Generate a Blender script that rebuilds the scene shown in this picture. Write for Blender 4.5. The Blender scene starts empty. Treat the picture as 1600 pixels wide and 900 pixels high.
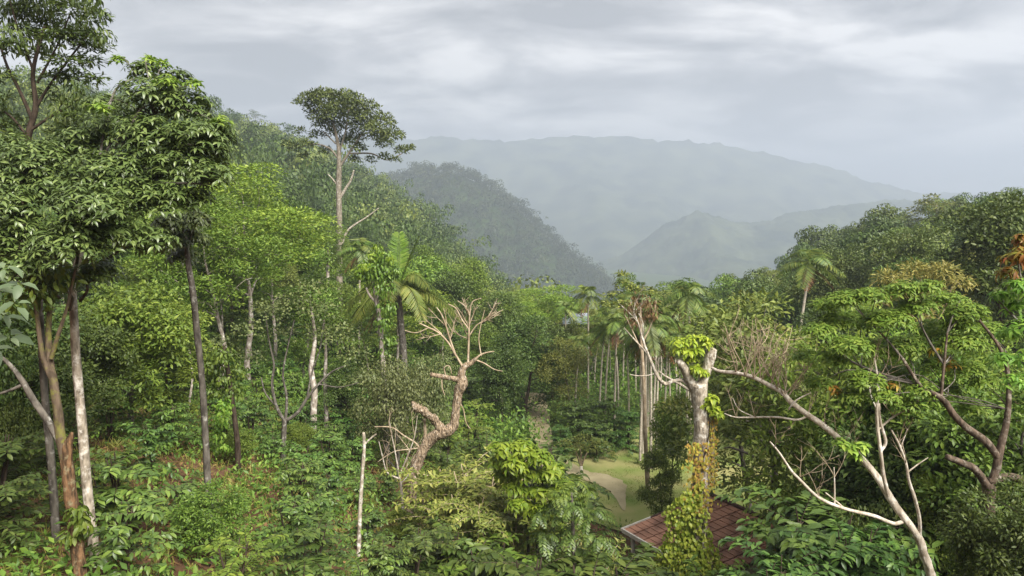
import bpy, math
import numpy as np

# ------------------------------------------------------------------ basics
SC = bpy.context.scene
COL = SC.collection
F = 1164.0                                   # focal length in photo pixels (1600 wide)
CAM = np.array([0.0, 0.0, 16.0])
PITCH = math.atan(120.0 / F)


def rs(seed):
    return np.random.default_rng(seed)


def ray(px, py):
    a = (px - 800.0) / F
    b = (450.0 - py) / F
    c, s = math.cos(PITCH), math.sin(PITCH)
    return np.array([a, c + b * s, -s + b * c])


def at(px, py, Y):
    d = ray(px, py)
    return CAM + d * (Y / d[1])


def proj(p):
    c, s = math.cos(PITCH), math.sin(PITCH)
    q = np.asarray(p, float) - CAM
    dep = q[1] * c - q[2] * s
    up = q[1] * s + q[2] * c
    return 800 + F * q[0] / dep, 450 - F * up / dep


def unit(v):
    v = np.asarray(v, float)
    return v / (np.linalg.norm(v, axis=-1, keepdims=True) + 1e-9)


def rand_unit(r, n):
    return unit(r.normal(size=(n, 3)))


def smooth(a, b, x):
    t = np.clip((x - a) / (b - a), 0, 1)
    return t * t * (3 - 2 * t)


def _hash(ix, iy):
    n = (ix.astype(np.int64) * 374761393 + iy.astype(np.int64) * 668265263) & 0xffffffff
    n = ((n ^ (n >> 13)) * 1274126177) & 0xffffffff
    return ((n ^ (n >> 16)) & 0xffff) / 65535.0


def vnoise(x, y):
    x = np.asarray(x, float); y = np.asarray(y, float)
    ix, iy = np.floor(x), np.floor(y)
    fx, fy = x - ix, y - iy
    fx = fx * fx * (3 - 2 * fx); fy = fy * fy * (3 - 2 * fy)
    a, b = _hash(ix, iy), _hash(ix + 1, iy)
    c, d = _hash(ix, iy + 1), _hash(ix + 1, iy + 1)
    return (a * (1 - fx) + b * fx) * (1 - fy) + (c * (1 - fx) + d * fx) * fy


def fbm(x, y, o=4):
    s, a, t = 0, 0.5, 0
    for k in range(o):
        s = s + a * vnoise(np.asarray(x) * 2 ** k + 17.3 * k, np.asarray(y) * 2 ** k + 5.1 * k)
        t += a; a *= 0.5
    return s / t


# ------------------------------------------------------------------ mesh building
class MB:
    def __init__(self):
        self.V, self.F, self.n = [], [], 0

    def add(self, v, faces):
        v = np.asarray(v, float).reshape(-1, 3)
        for f in faces:
            self.F.append(np.asarray(f, np.int64) + self.n)
        self.V.append(v); self.n += len(v)

    def mesh(self, name, mat, smooth_shade=True):
        me = bpy.data.meshes.new(name)
        if not self.V:
            return me
        V = np.concatenate(self.V)
        lt = np.concatenate([np.full(len(f), f.shape[1]) for f in self.F if len(f)])
        li = np.concatenate([f.ravel() for f in self.F if len(f)])
        me.vertices.add(len(V)); me.vertices.foreach_set('co', V.ravel().astype(np.float32))
        me.loops.add(len(li)); me.loops.foreach_set('vertex_index', li.astype(np.int32))
        me.polygons.add(len(lt))
        st = np.concatenate([[0], np.cumsum(lt)[:-1]])
        me.polygons.foreach_set('loop_start', st.astype(np.int32))
        me.polygons.foreach_set('use_smooth', np.full(len(lt), smooth_shade))
        me.update(calc_edges=True)
        if mat is not None:
            me.materials.append(mat)
        return me

    def obj(self, name, mat, parent=None, smooth_shade=True):
        o = bpy.data.objects.new(name, self.mesh(name, mat, smooth_shade))
        COL.objects.link(o)
        if parent is not None:
            o.parent = parent
        return o


def spline(pts, rad, seg=5):
    P = np.asarray(pts, float); R = np.asarray(rad, float)
    if len(P) < 3:
        return P, R
    out, ro = [], []
    n = len(P)
    for i in range(n - 1):
        p0, p1, p2, p3 = P[max(i - 1, 0)], P[i], P[i + 1], P[min(i + 2, n - 1)]
        for k in range(seg):
            t = k / seg
            out.append(0.5 * ((2 * p1) + (-p0 + p2) * t + (2 * p0 - 5 * p1 + 4 * p2 - p3) * t * t + (-p0 + 3 * p1 - 3 * p2 + p3) * t ** 3))
            ro.append(R[i] * (1 - t) + R[i + 1] * t)
    out.append(P[-1]); ro.append(R[-1])
    return np.array(out), np.array(ro)


def tube(mb, pts, rad, k=6, rough=0.0, r=None, cap=True):
    P = np.asarray(pts, float); n = len(P)
    R = np.broadcast_to(np.asarray(rad, float), (n,)).copy()
    T = np.zeros_like(P); T[1:-1] = P[2:] - P[:-2]; T[0] = P[1] - P[0]; T[-1] = P[-1] - P[-2]
    T = unit(T)
    a = np.array([1., 0, 0]) if abs(T[0][0]) < 0.8 else np.array([0, 1., 0])
    u = unit(a - T[0] * np.dot(a, T[0]))
    ph = float(r.uniform(0, 50)) if r is not None else 0.0
    V = np.zeros((n, k, 3)); an = np.arange(k) * 2 * math.pi / k
    for i in range(n):
        u = unit(u - T[i] * np.dot(u, T[i])); w = np.cross(T[i], u)
        q = np.full(k, R[i])
        if rough and r is not None:
            q = q * (1 + rough * 5 * (fbm(np.cos(an) * 1.3 + i * .31 + ph, np.sin(an) * 1.3 + i * .17 + ph, 3) - .5))
        V[i] = P[i] + np.outer(np.cos(an) * q, u) + np.outer(np.sin(an) * q, w)
    idx = np.arange(n * k).reshape(n, k)
    A = idx[:-1]; B = idx[1:]
    f = np.stack([A, np.roll(A, -1, 1), np.roll(B, -1, 1), B], -1).reshape(-1, 4)
    fs = [f]
    V = V.reshape(-1, 3)
    if cap:
        V = np.concatenate([V, P[-1:] + T[-1:] * R[-1] * 0.4])
        e = idx[-1]
        fs.append(np.stack([e, np.roll(e, -1), np.full(k, n * k)], -1))
    mb.add(V, fs)


def _frame(d, n):
    d = unit(d)
    s = unit(np.cross(d, n))
    return d, s, np.cross(s, d)


def leaves(mb, p, d, n, L, W, fold=0.18):
    N = len(p)
    if N == 0:
        return
    d, s, n = _frame(d, n)
    L = np.broadcast_to(L, (N,))[:, None]; W = np.broadcast_to(W, (N,))[:, None]
    m = p + d * L * 0.45 + n * W * fold
    V = np.stack([p, m + s * W * 0.5, p + d * L - n * L * 0.06, m - s * W * 0.5], 1).reshape(-1, 3)
    b = np.arange(N)[:, None] * 4
    mb.add(V, [np.concatenate([b + np.array([0, 1, 2]), b + np.array([0, 2, 3])])])


def leaves_fine(mb, p, d, n, L, W, droop=0.25, fold=0.14):
    N = len(p)
    if N == 0:
        return
    d, s, n = _frame(d, n)
    L = np.broadcast_to(L, (N,))[:, None]; W = np.broadcast_to(W, (N,))[:, None]
    m1 = p + d * L * 0.33 - n * L * droop * 0.1
    m2 = p + d * L * 0.70 - n * L * droop * 0.42
    tp = p + d * L * 0.98 - n * L * droop
    up = n * W * fold
    V = np.stack([p, m1, m2, tp, m1 + s * W * .46 + up, m1 - s * W * .46 + up, m2 + s * W * .40 + up, m2 - s * W * .40 + up], 1).reshape(-1, 3)
    b = np.arange(N)[:, None] * 8
    tri = np.concatenate([b + np.array(t) for t in ([0, 4, 1], [0, 1, 5], [6, 3, 2], [2, 3, 7])])
    qd = np.concatenate([b + np.array(t) for t in ([4, 6, 2, 1], [1, 2, 7, 5])])
    mb.add(V, [tri, qd])


def cluster_leaves(mb, r, c, rad, n, L, W, mode='round', fine=False):
    u = rand_unit(r, n)
    if mode == 'round':
        u[:, 2] = np.where(u[:, 2] < -0.35, -u[:, 2], u[:, 2])
        q = r.random(n) ** 0.42
        p = c + u * (q * rad)[:, None] * np.array([1, 1, 0.72])
        d = u * 0.8 + r.normal(size=(n, 3)) * 0.5 + np.array([0, 0, -0.30])
        nn = np.array([0, 0, 0.9]) + u * 0.55 + r.normal(size=(n, 3)) * 0.4
    elif mode == 'flat':
        q = r.random(n) ** 0.5
        p = c + u * (q * rad)[:, None] * np.array([1, 1, 0.38]) + np.array([0, 0, 1]) * (0.26 * rad * (1 - q ** 2))[:, None]
        d = u * np.array([1, 1, 0.2]) + r.normal(size=(n, 3)) * np.array([.6, .6, .28])
        nn = np.array([0, 0, 1.0]) + u * .35 + r.normal(size=(n, 3)) * 0.38
    elif mode == 'droop':
        q = r.random(n) ** 0.42
        p = c + u * (q * rad)[:, None] * np.array([1, 1, 0.8])
        d = u * 0.5 + r.normal(size=(n, 3)) * 0.35 + np.array([0, 0, -0.85])
        nn = np.array([0, 0, 0.5]) + u * 0.9 + r.normal(size=(n, 3)) * 0.35
    elif mode == 'dome':
        u[:, 2] = np.abs(u[:, 2]) * 1.1 - .25
        u = unit(u)
        p = c + u * (rad * r.uniform(.78, 1.05, n))[:, None] * np.array([1, 1, 0.8])
        d = np.cross(u, rand_unit(r, n)) + np.array([0, 0, -.25])
        nn = u + np.array([0, 0, .25]) + r.normal(size=(n, 3)) * 0.22
    Ls = L * r.uniform(0.7, 1.25, n)
    (leaves_fine if fine else leaves)(mb, p, d, nn, Ls, Ls * (W / L))


def whorls(mb, r, c, ax, nleaf, L, W, el=(-0.25, 0.35), droop=0.3):
    """rosettes of leaves at twig tips c with axes ax"""
    N = len(c)
    ax = unit(ax)
    ref = np.where(np.abs(ax[:, :1]) < 0.7, np.array([[1., 0, 0]]), np.array([[0, 1., 0]]))
    e1 = unit(np.cross(ax, ref)); e2 = np.cross(ax, e1)
    an = (np.arange(nleaf) / nleaf * 2 * math.pi)[None, :] + r.uniform(0, 6.28, (N, 1)) + r.normal(size=(N, nleaf)) * 0.22
    rd = e1[:, None] * np.cos(an)[..., None] + e2[:, None] * np.sin(an)[..., None]
    ev = r.uniform(el[0], el[1], (N, nleaf, 1))
    d = rd * np.cos(ev) + ax[:, None] * np.sin(ev)
    n = np.broadcast_to(ax[:, None], d.shape) + r.normal(size=d.shape) * 0.15
    p = np.broadcast_to(c[:, None], d.shape) + d * 0.02 - ax[:, None] * r.uniform(0, L * .35, (N, nleaf, 1))
    Ls = L * r.uniform(0.42, 1.25, N * nleaf)
    leaves_fine(mb, p.reshape(-1, 3), d.reshape(-1, 3), n.reshape(-1, 3), Ls, Ls * (W / L), droop)


def whorl_cluster(mb, r, c, rad, ntip, nleaf, L, W, flat=0.7, droop=0.3):
    u = rand_unit(r, ntip)
    u[:, 2] = np.where(u[:, 2] < -0.25, -u[:, 2], u[:, 2])
    p = c + u * (rad * r.random(ntip) ** 0.3)[:, None] * np.array([1, 1, flat])
    whorls(mb, r, p, u * 0.55 + np.array([0, 0, 0.75]), nleaf, L, W, droop=droop)


# ------------------------------------------------------------------ materials
def nt(mat):
    mat.use_nodes = True
    t = mat.node_tree
    t.nodes.clear()
    return t, t.nodes, t.links


LEAFK = np.array([1.85, 1.48, 1.12])


def leaf_mat(name, c1, c2, c3, trans=0.3, rough=0.5, spec=0.35, var=0.25, tone=False):
    c1, c2, c3 = (tuple(np.array(c) * LEAFK) for c in (c1, c2, c3))
    m = bpy.data.materials.new(name)
    t, N, K = nt(m)
    out = N.new('ShaderNodeOutputMaterial')
    geo = N.new('ShaderNodeNewGeometry'); oi = N.new('ShaderNodeObjectInfo')
    rp = N.new('ShaderNodeValToRGB')
    e = rp.color_ramp.elements
    e[0].color = (*c1, 1); e[1].color = (*c3, 1)
    x = e.new(0.5); x.color = (*c2, 1)
    if tone:
        at_ = N.new('ShaderNodeAttribute'); at_.attribute_name = 'tone'
        mm_ = N.new('ShaderNodeMix'); mm_.inputs[0].default_value = .3
        K.new(at_.outputs['Fac'], mm_.inputs[2]); K.new(geo.outputs['Random Per Island'], mm_.inputs[3]); K.new(mm_.outputs[0], rp.inputs[0])
    else:
        K.new(geo.outputs['Random Per Island'], rp.inputs[0])
    hs = N.new('ShaderNodeHueSaturation')
    mr = N.new('ShaderNodeMapRange'); mr.inputs[3].default_value = 1 - var; mr.inputs[4].default_value = 1 + var
    K.new(oi.outputs['Random'], mr.inputs[0]); K.new(mr.outputs[0], hs.inputs['Value'])
    ma = N.new('ShaderNodeMath'); ma.operation = 'MULTIPLY'; ma.inputs[1].default_value = 7.31
    fr = N.new('ShaderNodeMath'); fr.operation = 'FRACT'
    mh = N.new('ShaderNodeMapRange'); mh.inputs[3].default_value = 0.482; mh.inputs[4].default_value = 0.515
    K.new(oi.outputs['Random'], ma.inputs[0]); K.new(ma.outputs[0], fr.inputs[0]); K.new(fr.outputs[0], mh.inputs[0])
    K.new(mh.outputs[0], hs.inputs['Hue'])
    K.new(rp.outputs[0], hs.inputs['Color'])
    b = N.new('ShaderNodeBsdfPrincipled')
    b.inputs['Roughness'].default_value = rough; b.inputs['Specular IOR Level'].default_value = spec
    K.new(hs.outputs[0], b.inputs['Base Color'])
    tr = N.new('ShaderNodeBsdfTranslucent')
    K.new(hs.outputs[0], tr.inputs['Color'])
    mx = N.new('ShaderNodeMixShader'); mx.inputs[0].default_value = trans
    K.new(b.outputs[0], mx.inputs[1]); K.new(tr.outputs[0], mx.inputs[2])
    K.new(mx.outputs[0], out.inputs[0])
    return m


def bark_mat(name, dark, mid, patch, scale=3.0, patchiness=0.55, stretch=0.35, bump=0.6):
    m = bpy.data.materials.new(name)
    t, N, K = nt(m)
    out = N.new('ShaderNodeOutputMaterial'); b = N.new('ShaderNodeBsdfPrincipled')
    b.inputs['Roughness'].default_value = 0.9; b.inputs['Specular IOR Level'].default_value = 0.15
    tc = N.new('ShaderNodeTexCoord'); mp = N.new('ShaderNodeMapping')
    mp.inputs['Scale'].default_value = (scale, scale, scale * stretch)
    K.new(tc.outputs['Object'], mp.inputs[0])
    n1 = N.new('ShaderNodeTexNoise'); n1.inputs['Scale'].default_value = 2.2; n1.inputs['Detail'].default_value = 8
    n2 = N.new('ShaderNodeTexNoise'); n2.inputs['Scale'].default_value = 1.0; n2.inputs['Detail'].default_value = 5; n2.inputs['Roughness'].default_value = .65
    K.new(mp.outputs[0], n1.inputs[0]); K.new(tc.outputs['Object'], n2.inputs[0])
    n2.inputs['Scale'].default_value = scale * 1.1
    r1 = N.new('ShaderNodeValToRGB'); r1.color_ramp.elements[0].color = (*dark, 1); r1.color_ramp.elements[1].color = (*mid, 1)
    r1.color_ramp.elements[0].position = .35; r1.color_ramp.elements[1].position = .65
    K.new(n1.outputs[0], r1.inputs[0])
    r2 = N.new('ShaderNodeValToRGB'); r2.color_ramp.elements[0].position = patchiness; r2.color_ramp.elements[1].position = patchiness + .16
    K.new(n2.outputs[0], r2.inputs[0])
    mx = N.new('ShaderNodeMixRGB'); mx.inputs[2].default_value = (*patch, 1)
    K.new(r2.outputs[0], mx.inputs[0]); K.new(r1.outputs[0], mx.inputs[1])
    K.new(mx.outputs[0], b.inputs['Base Color'])
    bp = N.new('ShaderNodeBump'); bp.inputs['Strength'].default_value = bump; bp.inputs['Distance'].default_value = .05
    K.new(n1.outputs[0], bp.inputs['Height']); K.new(bp.outputs[0], b.inputs['Normal'])
    K.new(b.outputs[0], out.inputs[0])
    return m


M = {}
M['dark'] = leaf_mat('leaf_dark', (.022, .045, .013), (.036, .072, .018), (.060, .100, .026), .22, .5, .35)
M['mid'] = leaf_mat('leaf_mid', (.040, .085, .016), (.066, .128, .024), (.105, .175, .034), .3)
M['bright'] = leaf_mat('leaf_bright', (.066, .160, .028), (.104, .222, .040), (.165, .290, .062), .4)
M['feather'] = leaf_mat('leaf_feathery', (.050, .110, .020), (.076, .152, .026), (.120, .200, .040), .32)
M['olive'] = leaf_mat('leaf_olive', (.045, .075, .020), (.075, .118, .030), (.120, .165, .045), .28)
M['thicket'] = leaf_mat('leaf_thicket', (.070, .115, .028), (.115, .165, .04), (.170, .205, .07), .3)
M['straw'] = leaf_mat('leaf_straw', (.09, .115, .035), (.135, .165, .05), (.19, .21, .075), .3)
M['grey'] = leaf_mat('leaf_greygreen', (.045, .075, .032), (.070, .110, .046), (.110, .155, .070), .22)
M['glossy'] = leaf_mat('leaf_glossy', (.028, .056, .018), (.046, .086, .028), (.080, .132, .048), .2, .38, .6)
M['coffee'] = leaf_mat('leaf_coffee', (.026, .066, .018), (.042, .098, .025), (.075, .150, .036), .2, .42, .45)
M['young'] = leaf_mat('leaf_young', (.12, .215, .022), (.175, .285, .032), (.24, .34, .05), .4, .45)
M['orange'] = leaf_mat('leaf_orange', (.17, .070, .022), (.19, .15, .03), (.15, .21, .04), .35)
M['pale'] = leaf_mat('leaf_pale_blue', (.040, .068, .045), (.055, .090, .062), (.075, .115, .08), .2)
M['far'] = leaf_mat('leaf_far', (.030, .060, .016), (.055, .100, .024), (.110, .160, .040), .2)
M['hillleaf'] = leaf_mat('leaf_hill', (.022, .046, .013), (.050, .092, .022), (.120, .165, .045), .2, tone=True)
M['palm'] = leaf_mat('leaf_palm', (.034, .078, .018), (.058, .112, .025), (.100, .150, .036), .3, .45, .4)
M['dry'] = leaf_mat('leaf_dry', (.060, .040, .022), (.095, .066, .038), (.14, .105, .06), .2)
M['bark_grey'] = bark_mat('bark_grey', (.05, .044, .037), (.14, .125, .105), (.36, .35, .32), 5, .56)
M['bark_pale'] = bark_mat('bark_pale', (.16, .13, .105), (.38, .33, .28), (.58, .55, .50), 4, .5)
M['bark_dark'] = bark_mat('bark_dark', (.025, .018, .013), (.07, .052, .038), (.14, .13, .10), 4, .62)
M['bark_orange'] = bark_mat('bark_orange', (.045, .030, .018), (.20, .115, .06), (.24, .215, .13), 7, .54, .3, 1.3)
M['bark_tan'] = bark_mat('bark_tan', (.10, .07, .045), (.42, .32, .22), (.64, .575, .49), 9, .55, .28, 2.5)
M['bark_twig'] = bark_mat('bark_twig', (.24, .18, .12), (.42, .34, .24), (.56, .49, .38), 4, .55)
M['bark_lichen'] = bark_mat('bark_lichen', (.15, .125, .095), (.42, .365, .29), (.64, .61, .55), 6, .50)
M['bark_tall'] = bark_mat('bark_tall', (.13, .11, .085), (.27, .235, .185), (.42, .39, .34), 3, .54)
M['bark_palm'] = bark_mat('bark_palm', (.24, .205, .16), (.46, .41, .34), (.60, .57, .50), 3, .55, 6.0)


def simple_mat(name, c1, c2, scale=4, rough=.7, bump=.2, spec=.3):
    m = bpy.data.materials.new(name)
    t, N, K = nt(m)
    out = N.new('ShaderNodeOutputMaterial'); b = N.new('ShaderNodeBsdfPrincipled')
    b.inputs['Roughness'].default_value = rough; b.inputs['Specular IOR Level'].default_value = spec
    tc = N.new('ShaderNodeTexCoord'); n1 = N.new('ShaderNodeTexNoise')
    n1.inputs['Scale'].default_value = scale; n1.inputs['Detail'].default_value = 8
    K.new(tc.outputs['Object'], n1.inputs[0])
    r1 = N.new('ShaderNodeValToRGB'); r1.color_ramp.elements[0].color = (*c1, 1); r1.color_ramp.elements[1].color = (*c2, 1)
    r1.color_ramp.elements[0].position = .35; r1.color_ramp.elements[1].position = .65
    K.new(n1.outputs[0], r1.inputs[0]); K.new(r1.outputs[0], b.inputs['Base Color'])
    bp = N.new('ShaderNodeBump'); bp.inputs['Strength'].default_value = bump; bp.inputs['Distance'].default_value = .05
    K.new(n1.outputs[0], bp.inputs['Height']); K.new(bp.outputs[0], b.inputs['Normal'])
    K.new(b.outputs[0], out.inputs[0])
    return m


M['soil'] = simple_mat('soil', (.11, .050, .026), (.085, .075, .028), .9, .95, .6, .1)
def ground_mat():
    m = bpy.data.materials.new('ground')
    t, N, K = nt(m)
    out = N.new('ShaderNodeOutputMaterial'); b = N.new('ShaderNodeBsdfPrincipled')
    b.inputs['Roughness'].default_value = .95; b.inputs['Specular IOR Level'].default_value = .1
    tc = N.new('ShaderNodeTexCoord'); n1 = N.new('ShaderNodeTexNoise'); n1.inputs['Scale'].default_value = 1.1; n1.inputs['Detail'].default_value = 9
    n2 = N.new('ShaderNodeTexNoise'); n2.inputs['Scale'].default_value = .22; n2.inputs['Detail'].default_value = 6
    K.new(tc.outputs['Object'], n1.inputs[0]); K.new(tc.outputs['Object'], n2.inputs[0])
    r1 = N.new('ShaderNodeValToRGB'); r1.color_ramp.elements[0].color = (.085, .045, .026, 1); r1.color_ramp.elements[1].color = (.15, .088, .052, 1)
    r2 = N.new('ShaderNodeValToRGB'); r2.color_ramp.elements[0].color = (.025, .042, .010, 1); r2.color_ramp.elements[1].color = (.075, .105, .024, 1)
    for q in (r1, r2):
        q.color_ramp.elements[0].position = .35; q.color_ramp.elements[1].position = .65
    K.new(n1.outputs[0], r1.inputs[0]); K.new(n1.outputs[0], r2.inputs[0])
    sp = N.new('ShaderNodeSeparateXYZ'); K.new(tc.outputs['Object'], sp.inputs[0])
    mr = N.new('ShaderNodeMapRange'); mr.inputs[1].default_value = 34; mr.inputs[2].default_value = 50; mr.inputs[3].default_value = -.28; mr.inputs[4].default_value = .45
    K.new(sp.outputs[1], mr.inputs[0])
    ad = N.new('ShaderNodeMath'); ad.operation = 'ADD'; K.new(mr.outputs[0], ad.inputs[0]); K.new(n2.outputs[0], ad.inputs[1])
    r3 = N.new('ShaderNodeValToRGB'); r3.color_ramp.elements[0].position = .36; r3.color_ramp.elements[1].position = .52; K.new(ad.outputs[0], r3.inputs[0])
    mx = N.new('ShaderNodeMixRGB'); K.new(r3.outputs[0], mx.inputs[0]); K.new(r1.outputs[0], mx.inputs[1]); K.new(r2.outputs[0], mx.inputs[2])
    K.new(mx.outputs[0], b.inputs['Base Color'])
    bp = N.new('ShaderNodeBump'); bp.inputs['Strength'].default_value = .7; bp.inputs['Distance'].default_value = .1
    K.new(n1.outputs[0], bp.inputs['Height']); K.new(bp.outputs[0], b.inputs['Normal']); K.new(b.outputs[0], out.inputs[0])
    return m


M['ground'] = ground_mat()
M['lawn'] = simple_mat('lawn_turf', (.13, .185, .042), (.25, .235, .10), .42, .95, .3, .1)
M['path'] = simple_mat('path_earth', (.25, .215, .125), (.35, .305, .19), .8, .95, .4, .1)
M['hill'] = simple_mat('hill_ground', (.024, .042, .013), (.060, .090, .028), .03, .95, .3, .05)
M['farhill'] = simple_mat('far_hill', (.018, .030, .016), (.075, .090, .045), .011, .95, .3, .05)
M['roof'] = simple_mat('roof_tile', (.17, .085, .055), (.40, .205, .135), 1.1, .6, .15, .3)
M['roofdark'] = simple_mat('roof_ridge', (.06, .035, .03), (.11, .06, .05), 5, .7, .2)
M['fascia'] = simple_mat('fascia_paint', (.50, .47, .42), (.66, .63, .58), 3, .6, .1)
M['plaster'] = simple_mat('plaster', (.42, .38, .30), (.52, .48, .40), 2, .85, .1)
M['tin'] = simple_mat('tin_sheet', (.20, .23, .27), (.30, .34, .39), 2, .5, .1)


# ------------------------------------------------------------------ objects and labels
def part(name, mesh, parent):
    o = bpy.data.objects.new(name, mesh); COL.objects.link(o); o.parent = parent
    return o


def thing(name, label, cat, loc=(0, 0, 0), rotz=0.0, scale=(1, 1, 1), group=None):
    o = bpy.data.objects.new(name, None); COL.objects.link(o)
    o.empty_display_size = 0.3
    o.location = [float(v) for v in loc]; o.rotation_euler = (0, 0, rotz); o.scale = scale
    o['label'] = label; o['category'] = cat
    if group:
        o['group'] = group
    return o


def kind(o, k, label=None, cat=None):
    o['kind'] = k
    if label:
        o['label'] = label
    if cat:
        o['category'] = cat
    return o


def place(tpl, name, label, cat, loc, rotz, scale, group=None):
    t = thing(name, label, cat, loc, rotz, scale, group)
    for pn, me in tpl:
        part(pn, me, t)
    return t


ORD = ['leftmost', 'second', 'third', 'fourth', 'fifth', 'sixth', 'seventh', 'eighth', 'ninth', 'tenth', 'eleventh', 'twelfth']
ROW = ['first', 'second', 'third', 'fourth', 'fifth', 'sixth', 'seventh', 'eighth', 'ninth', 'tenth', 'eleventh', 'twelfth', 'thirteenth', 'fourteenth', 'fifteenth']


def label_rows(items, where, per=8):
    """items: (object, noun phrase). Rows run from the nearest to the farthest; places count from the left inside a row."""
    by = {}
    for o, ph in items:
        by.setdefault(ph, []).append(o)
    for ph, L in by.items():
        L.sort(key=lambda o: o.location[1])
        rows = [L[i:i + per] for i in range(0, len(L), per)]
        for ri, row in enumerate(rows):
            row.sort(key=lambda o: proj(o.location)[0])
            for k, o in enumerate(row):
                if len(L) == 1:
                    o['label'] = f'{ph}, the only one {where}'
                    continue
                pos = 'leftmost' if k == 0 else ('rightmost' if k == len(row) - 1 else f'{ORD[k]} from left')
                if len(rows) == 1:
                    o['label'] = f'{ph}, {pos} of those {where}'
                else:
                    o['label'] = f'{ph}, {pos} in {ROW[ri]} row {where}'


# ------------------------------------------------------------------ terrain
CTRL = [  # (photo column, distance, height)
    (-500, 4, 10), (300, 4, 9.5), (800, 4, 9), (1300, 4, 9.5), (2100, 4, 11),
    (-400, 9, 10), (0, 9, 9.6), (400, 9, 9), (800, 9, 8), (1300, 9, 8.5), (2000, 9, 11.5),
    (-300, 18, 10), (0, 18, 9), (290, 18, 8), (430, 18, 7.2), (640, 18, 5.6), (900, 18, 3.0), (1100, 18, 2.0), (1400, 18, 4.5), (1700, 18, 8), (2000, 18, 10),
    (-300, 30, 10), (0, 30, 8), (300, 30, 6.5), (580, 30, 4.4), (750, 30, 2.3), (870, 30, .5), (960, 30, 0), (1060, 30, 0), (1200, 30, .5), (1450, 30, 4), (1700, 30, 8), (2000, 30, 11),
    (-300, 42, 10), (0, 42, 6.5), (200, 42, 5.6), (480, 42, 4), (650, 42, 2.4), (780, 42, .9), (880, 42, 0), (960, 42, 0), (1050, 42, 0), (1150, 42, 0), (1300, 42, 1.5), (1500, 42, 4.5), (1750, 42, 8), (2000, 42, 11),
    (900, 36, 0), (1000, 36, 0), (1100, 36, 0), (1190, 36, 0), (1250, 42, .4),
    (-300, 54, 11), (200, 54, 5.8), (500, 54, 3.6), (700, 54, 1.4), (840, 54, .1), (920, 54, 0), (1000, 54, 0), (1150, 54, 0), (1350, 54, 2), (1700, 54, 7.5),
    (-200, 70, 13), (0, 70, 9), (200, 70, 6.5), (450, 70, 3.5), (700, 70, .8), (840, 70, -.2), (1000, 70, -.5), (1200, 70, .5), (1450, 70, 4), (1700, 70, 8), (2000, 70, 12),
    (-200, 100, 18), (0, 100, 14), (250, 100, 10), (450, 100, 5.5), (600, 100, 1), (800, 100, -4), (1000, 100, -5), (1200, 100, -1), (1400, 100, 3), (1600, 100, 7.5), (1800, 100, 12), (2100, 100, 16),
    (-200, 150, 32), (0, 150, 26), (300, 150, 16), (500, 150, 8), (650, 150, -2), (800, 150, -13), (1000, 150, -17), (1100, 150, -13), (1250, 150, -2), (1450, 150, 7), (1650, 150, 13), (1900, 150, 20),
    (-200, 240, 50), (100, 240, 42), (300, 240, 32), (500, 240, 17), (650, 240, 2), (760, 240, -15), (850, 240, -32), (1000, 240, -42), (1200, 240, -36), (1400, 240, -25), (1700, 240, -12),
    (-200, 330, 62), (100, 330, 56), (300, 330, 48), (450, 330, 33), (600, 330, 14), (720, 330, -10), (820, 330, -42), (1000, 330, -64), (1300, 330, -66), (1700, 330, -60),
    (-200, 420, 68), (100, 420, 65), (250, 420, 62), (365, 420, 57), (480, 420, 41), (600, 420, 20), (680, 420, -8), (760, 420, -42), (850, 420, -74), (1000, 420, -88), (1500, 420, -95),
    (-200, 540, 60), (100, 540, 60), (300, 540, 44), (500, 540, 12), (650, 540, -40), (800, 540, -90), (1000, 540, -112), (1500, 540, -115),
]


def _uv(x, y):
    y = np.maximum(y, -3.0)
    return np.clip(x / (y + 15.0), -1.3, 1.3), np.log(y + 15.0) * 0.8


_cp = np.array([[(p - 800) / F * Y, Y, z] for p, Y, z in CTRL])
_cu, _cv = _uv(_cp[:, 0], _cp[:, 1])


def _tk(d2):
    return 0.5 * d2 * np.log(d2 + 1e-9)


_n = len(_cp)
_A = np.zeros((_n + 3, _n + 3))
_A[:_n, :_n] = _tk((_cu[:, None] - _cu) ** 2 + (_cv[:, None] - _cv) ** 2) + np.eye(_n) * 2e-4
_A[:_n, _n:] = np.stack([np.ones(_n), _cu, _cv], 1); _A[_n:, :_n] = _A[:_n, _n:].T
_w = np.linalg.solve(_A, np.concatenate([_cp[:, 2], np.zeros(3)]))
FLOOR = -150.0


def tz(x, y):
    x = np.asarray(x, float); y = np.asarray(y, float)
    sh = np.broadcast(x, y).shape
    xf = np.broadcast_to(x, sh).ravel(); yf = np.broadcast_to(y, sh).ravel()
    u, v = _uv(xf, np.minimum(yf, 600))
    z = np.zeros(len(xf))
    for i in range(0, len(xf), 20000):
        s = slice(i, i + 20000)
        d2 = (u[s, None] - _cu) ** 2 + (v[s, None] - _cv) ** 2
        z[s] = _tk(d2) @ _w[:_n] + _w[_n] + _w[_n + 1] * u[s] + _w[_n + 2] * v[s]
    b = smooth(500, 820, yf)
    z = z * (1 - b) + (FLOOR + 12 * (fbm(xf / 300, yf / 300, 3) - .5)) * b
    return z.reshape(sh)


def tz1(x, y):
    return float(tz(np.array([x]), np.array([y]))[0])


def grid_mesh(X, Y, Z):
    n, m = X.shape
    idx = np.arange(n * m).reshape(n, m)
    f = np.stack([idx[:-1, :-1], idx[:-1, 1:], idx[1:, 1:], idx[1:, :-1]], -1).reshape(-1, 4)
    mb = MB(); mb.add(np.stack([X, Y, Z], -1), [f])
    return mb


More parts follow.
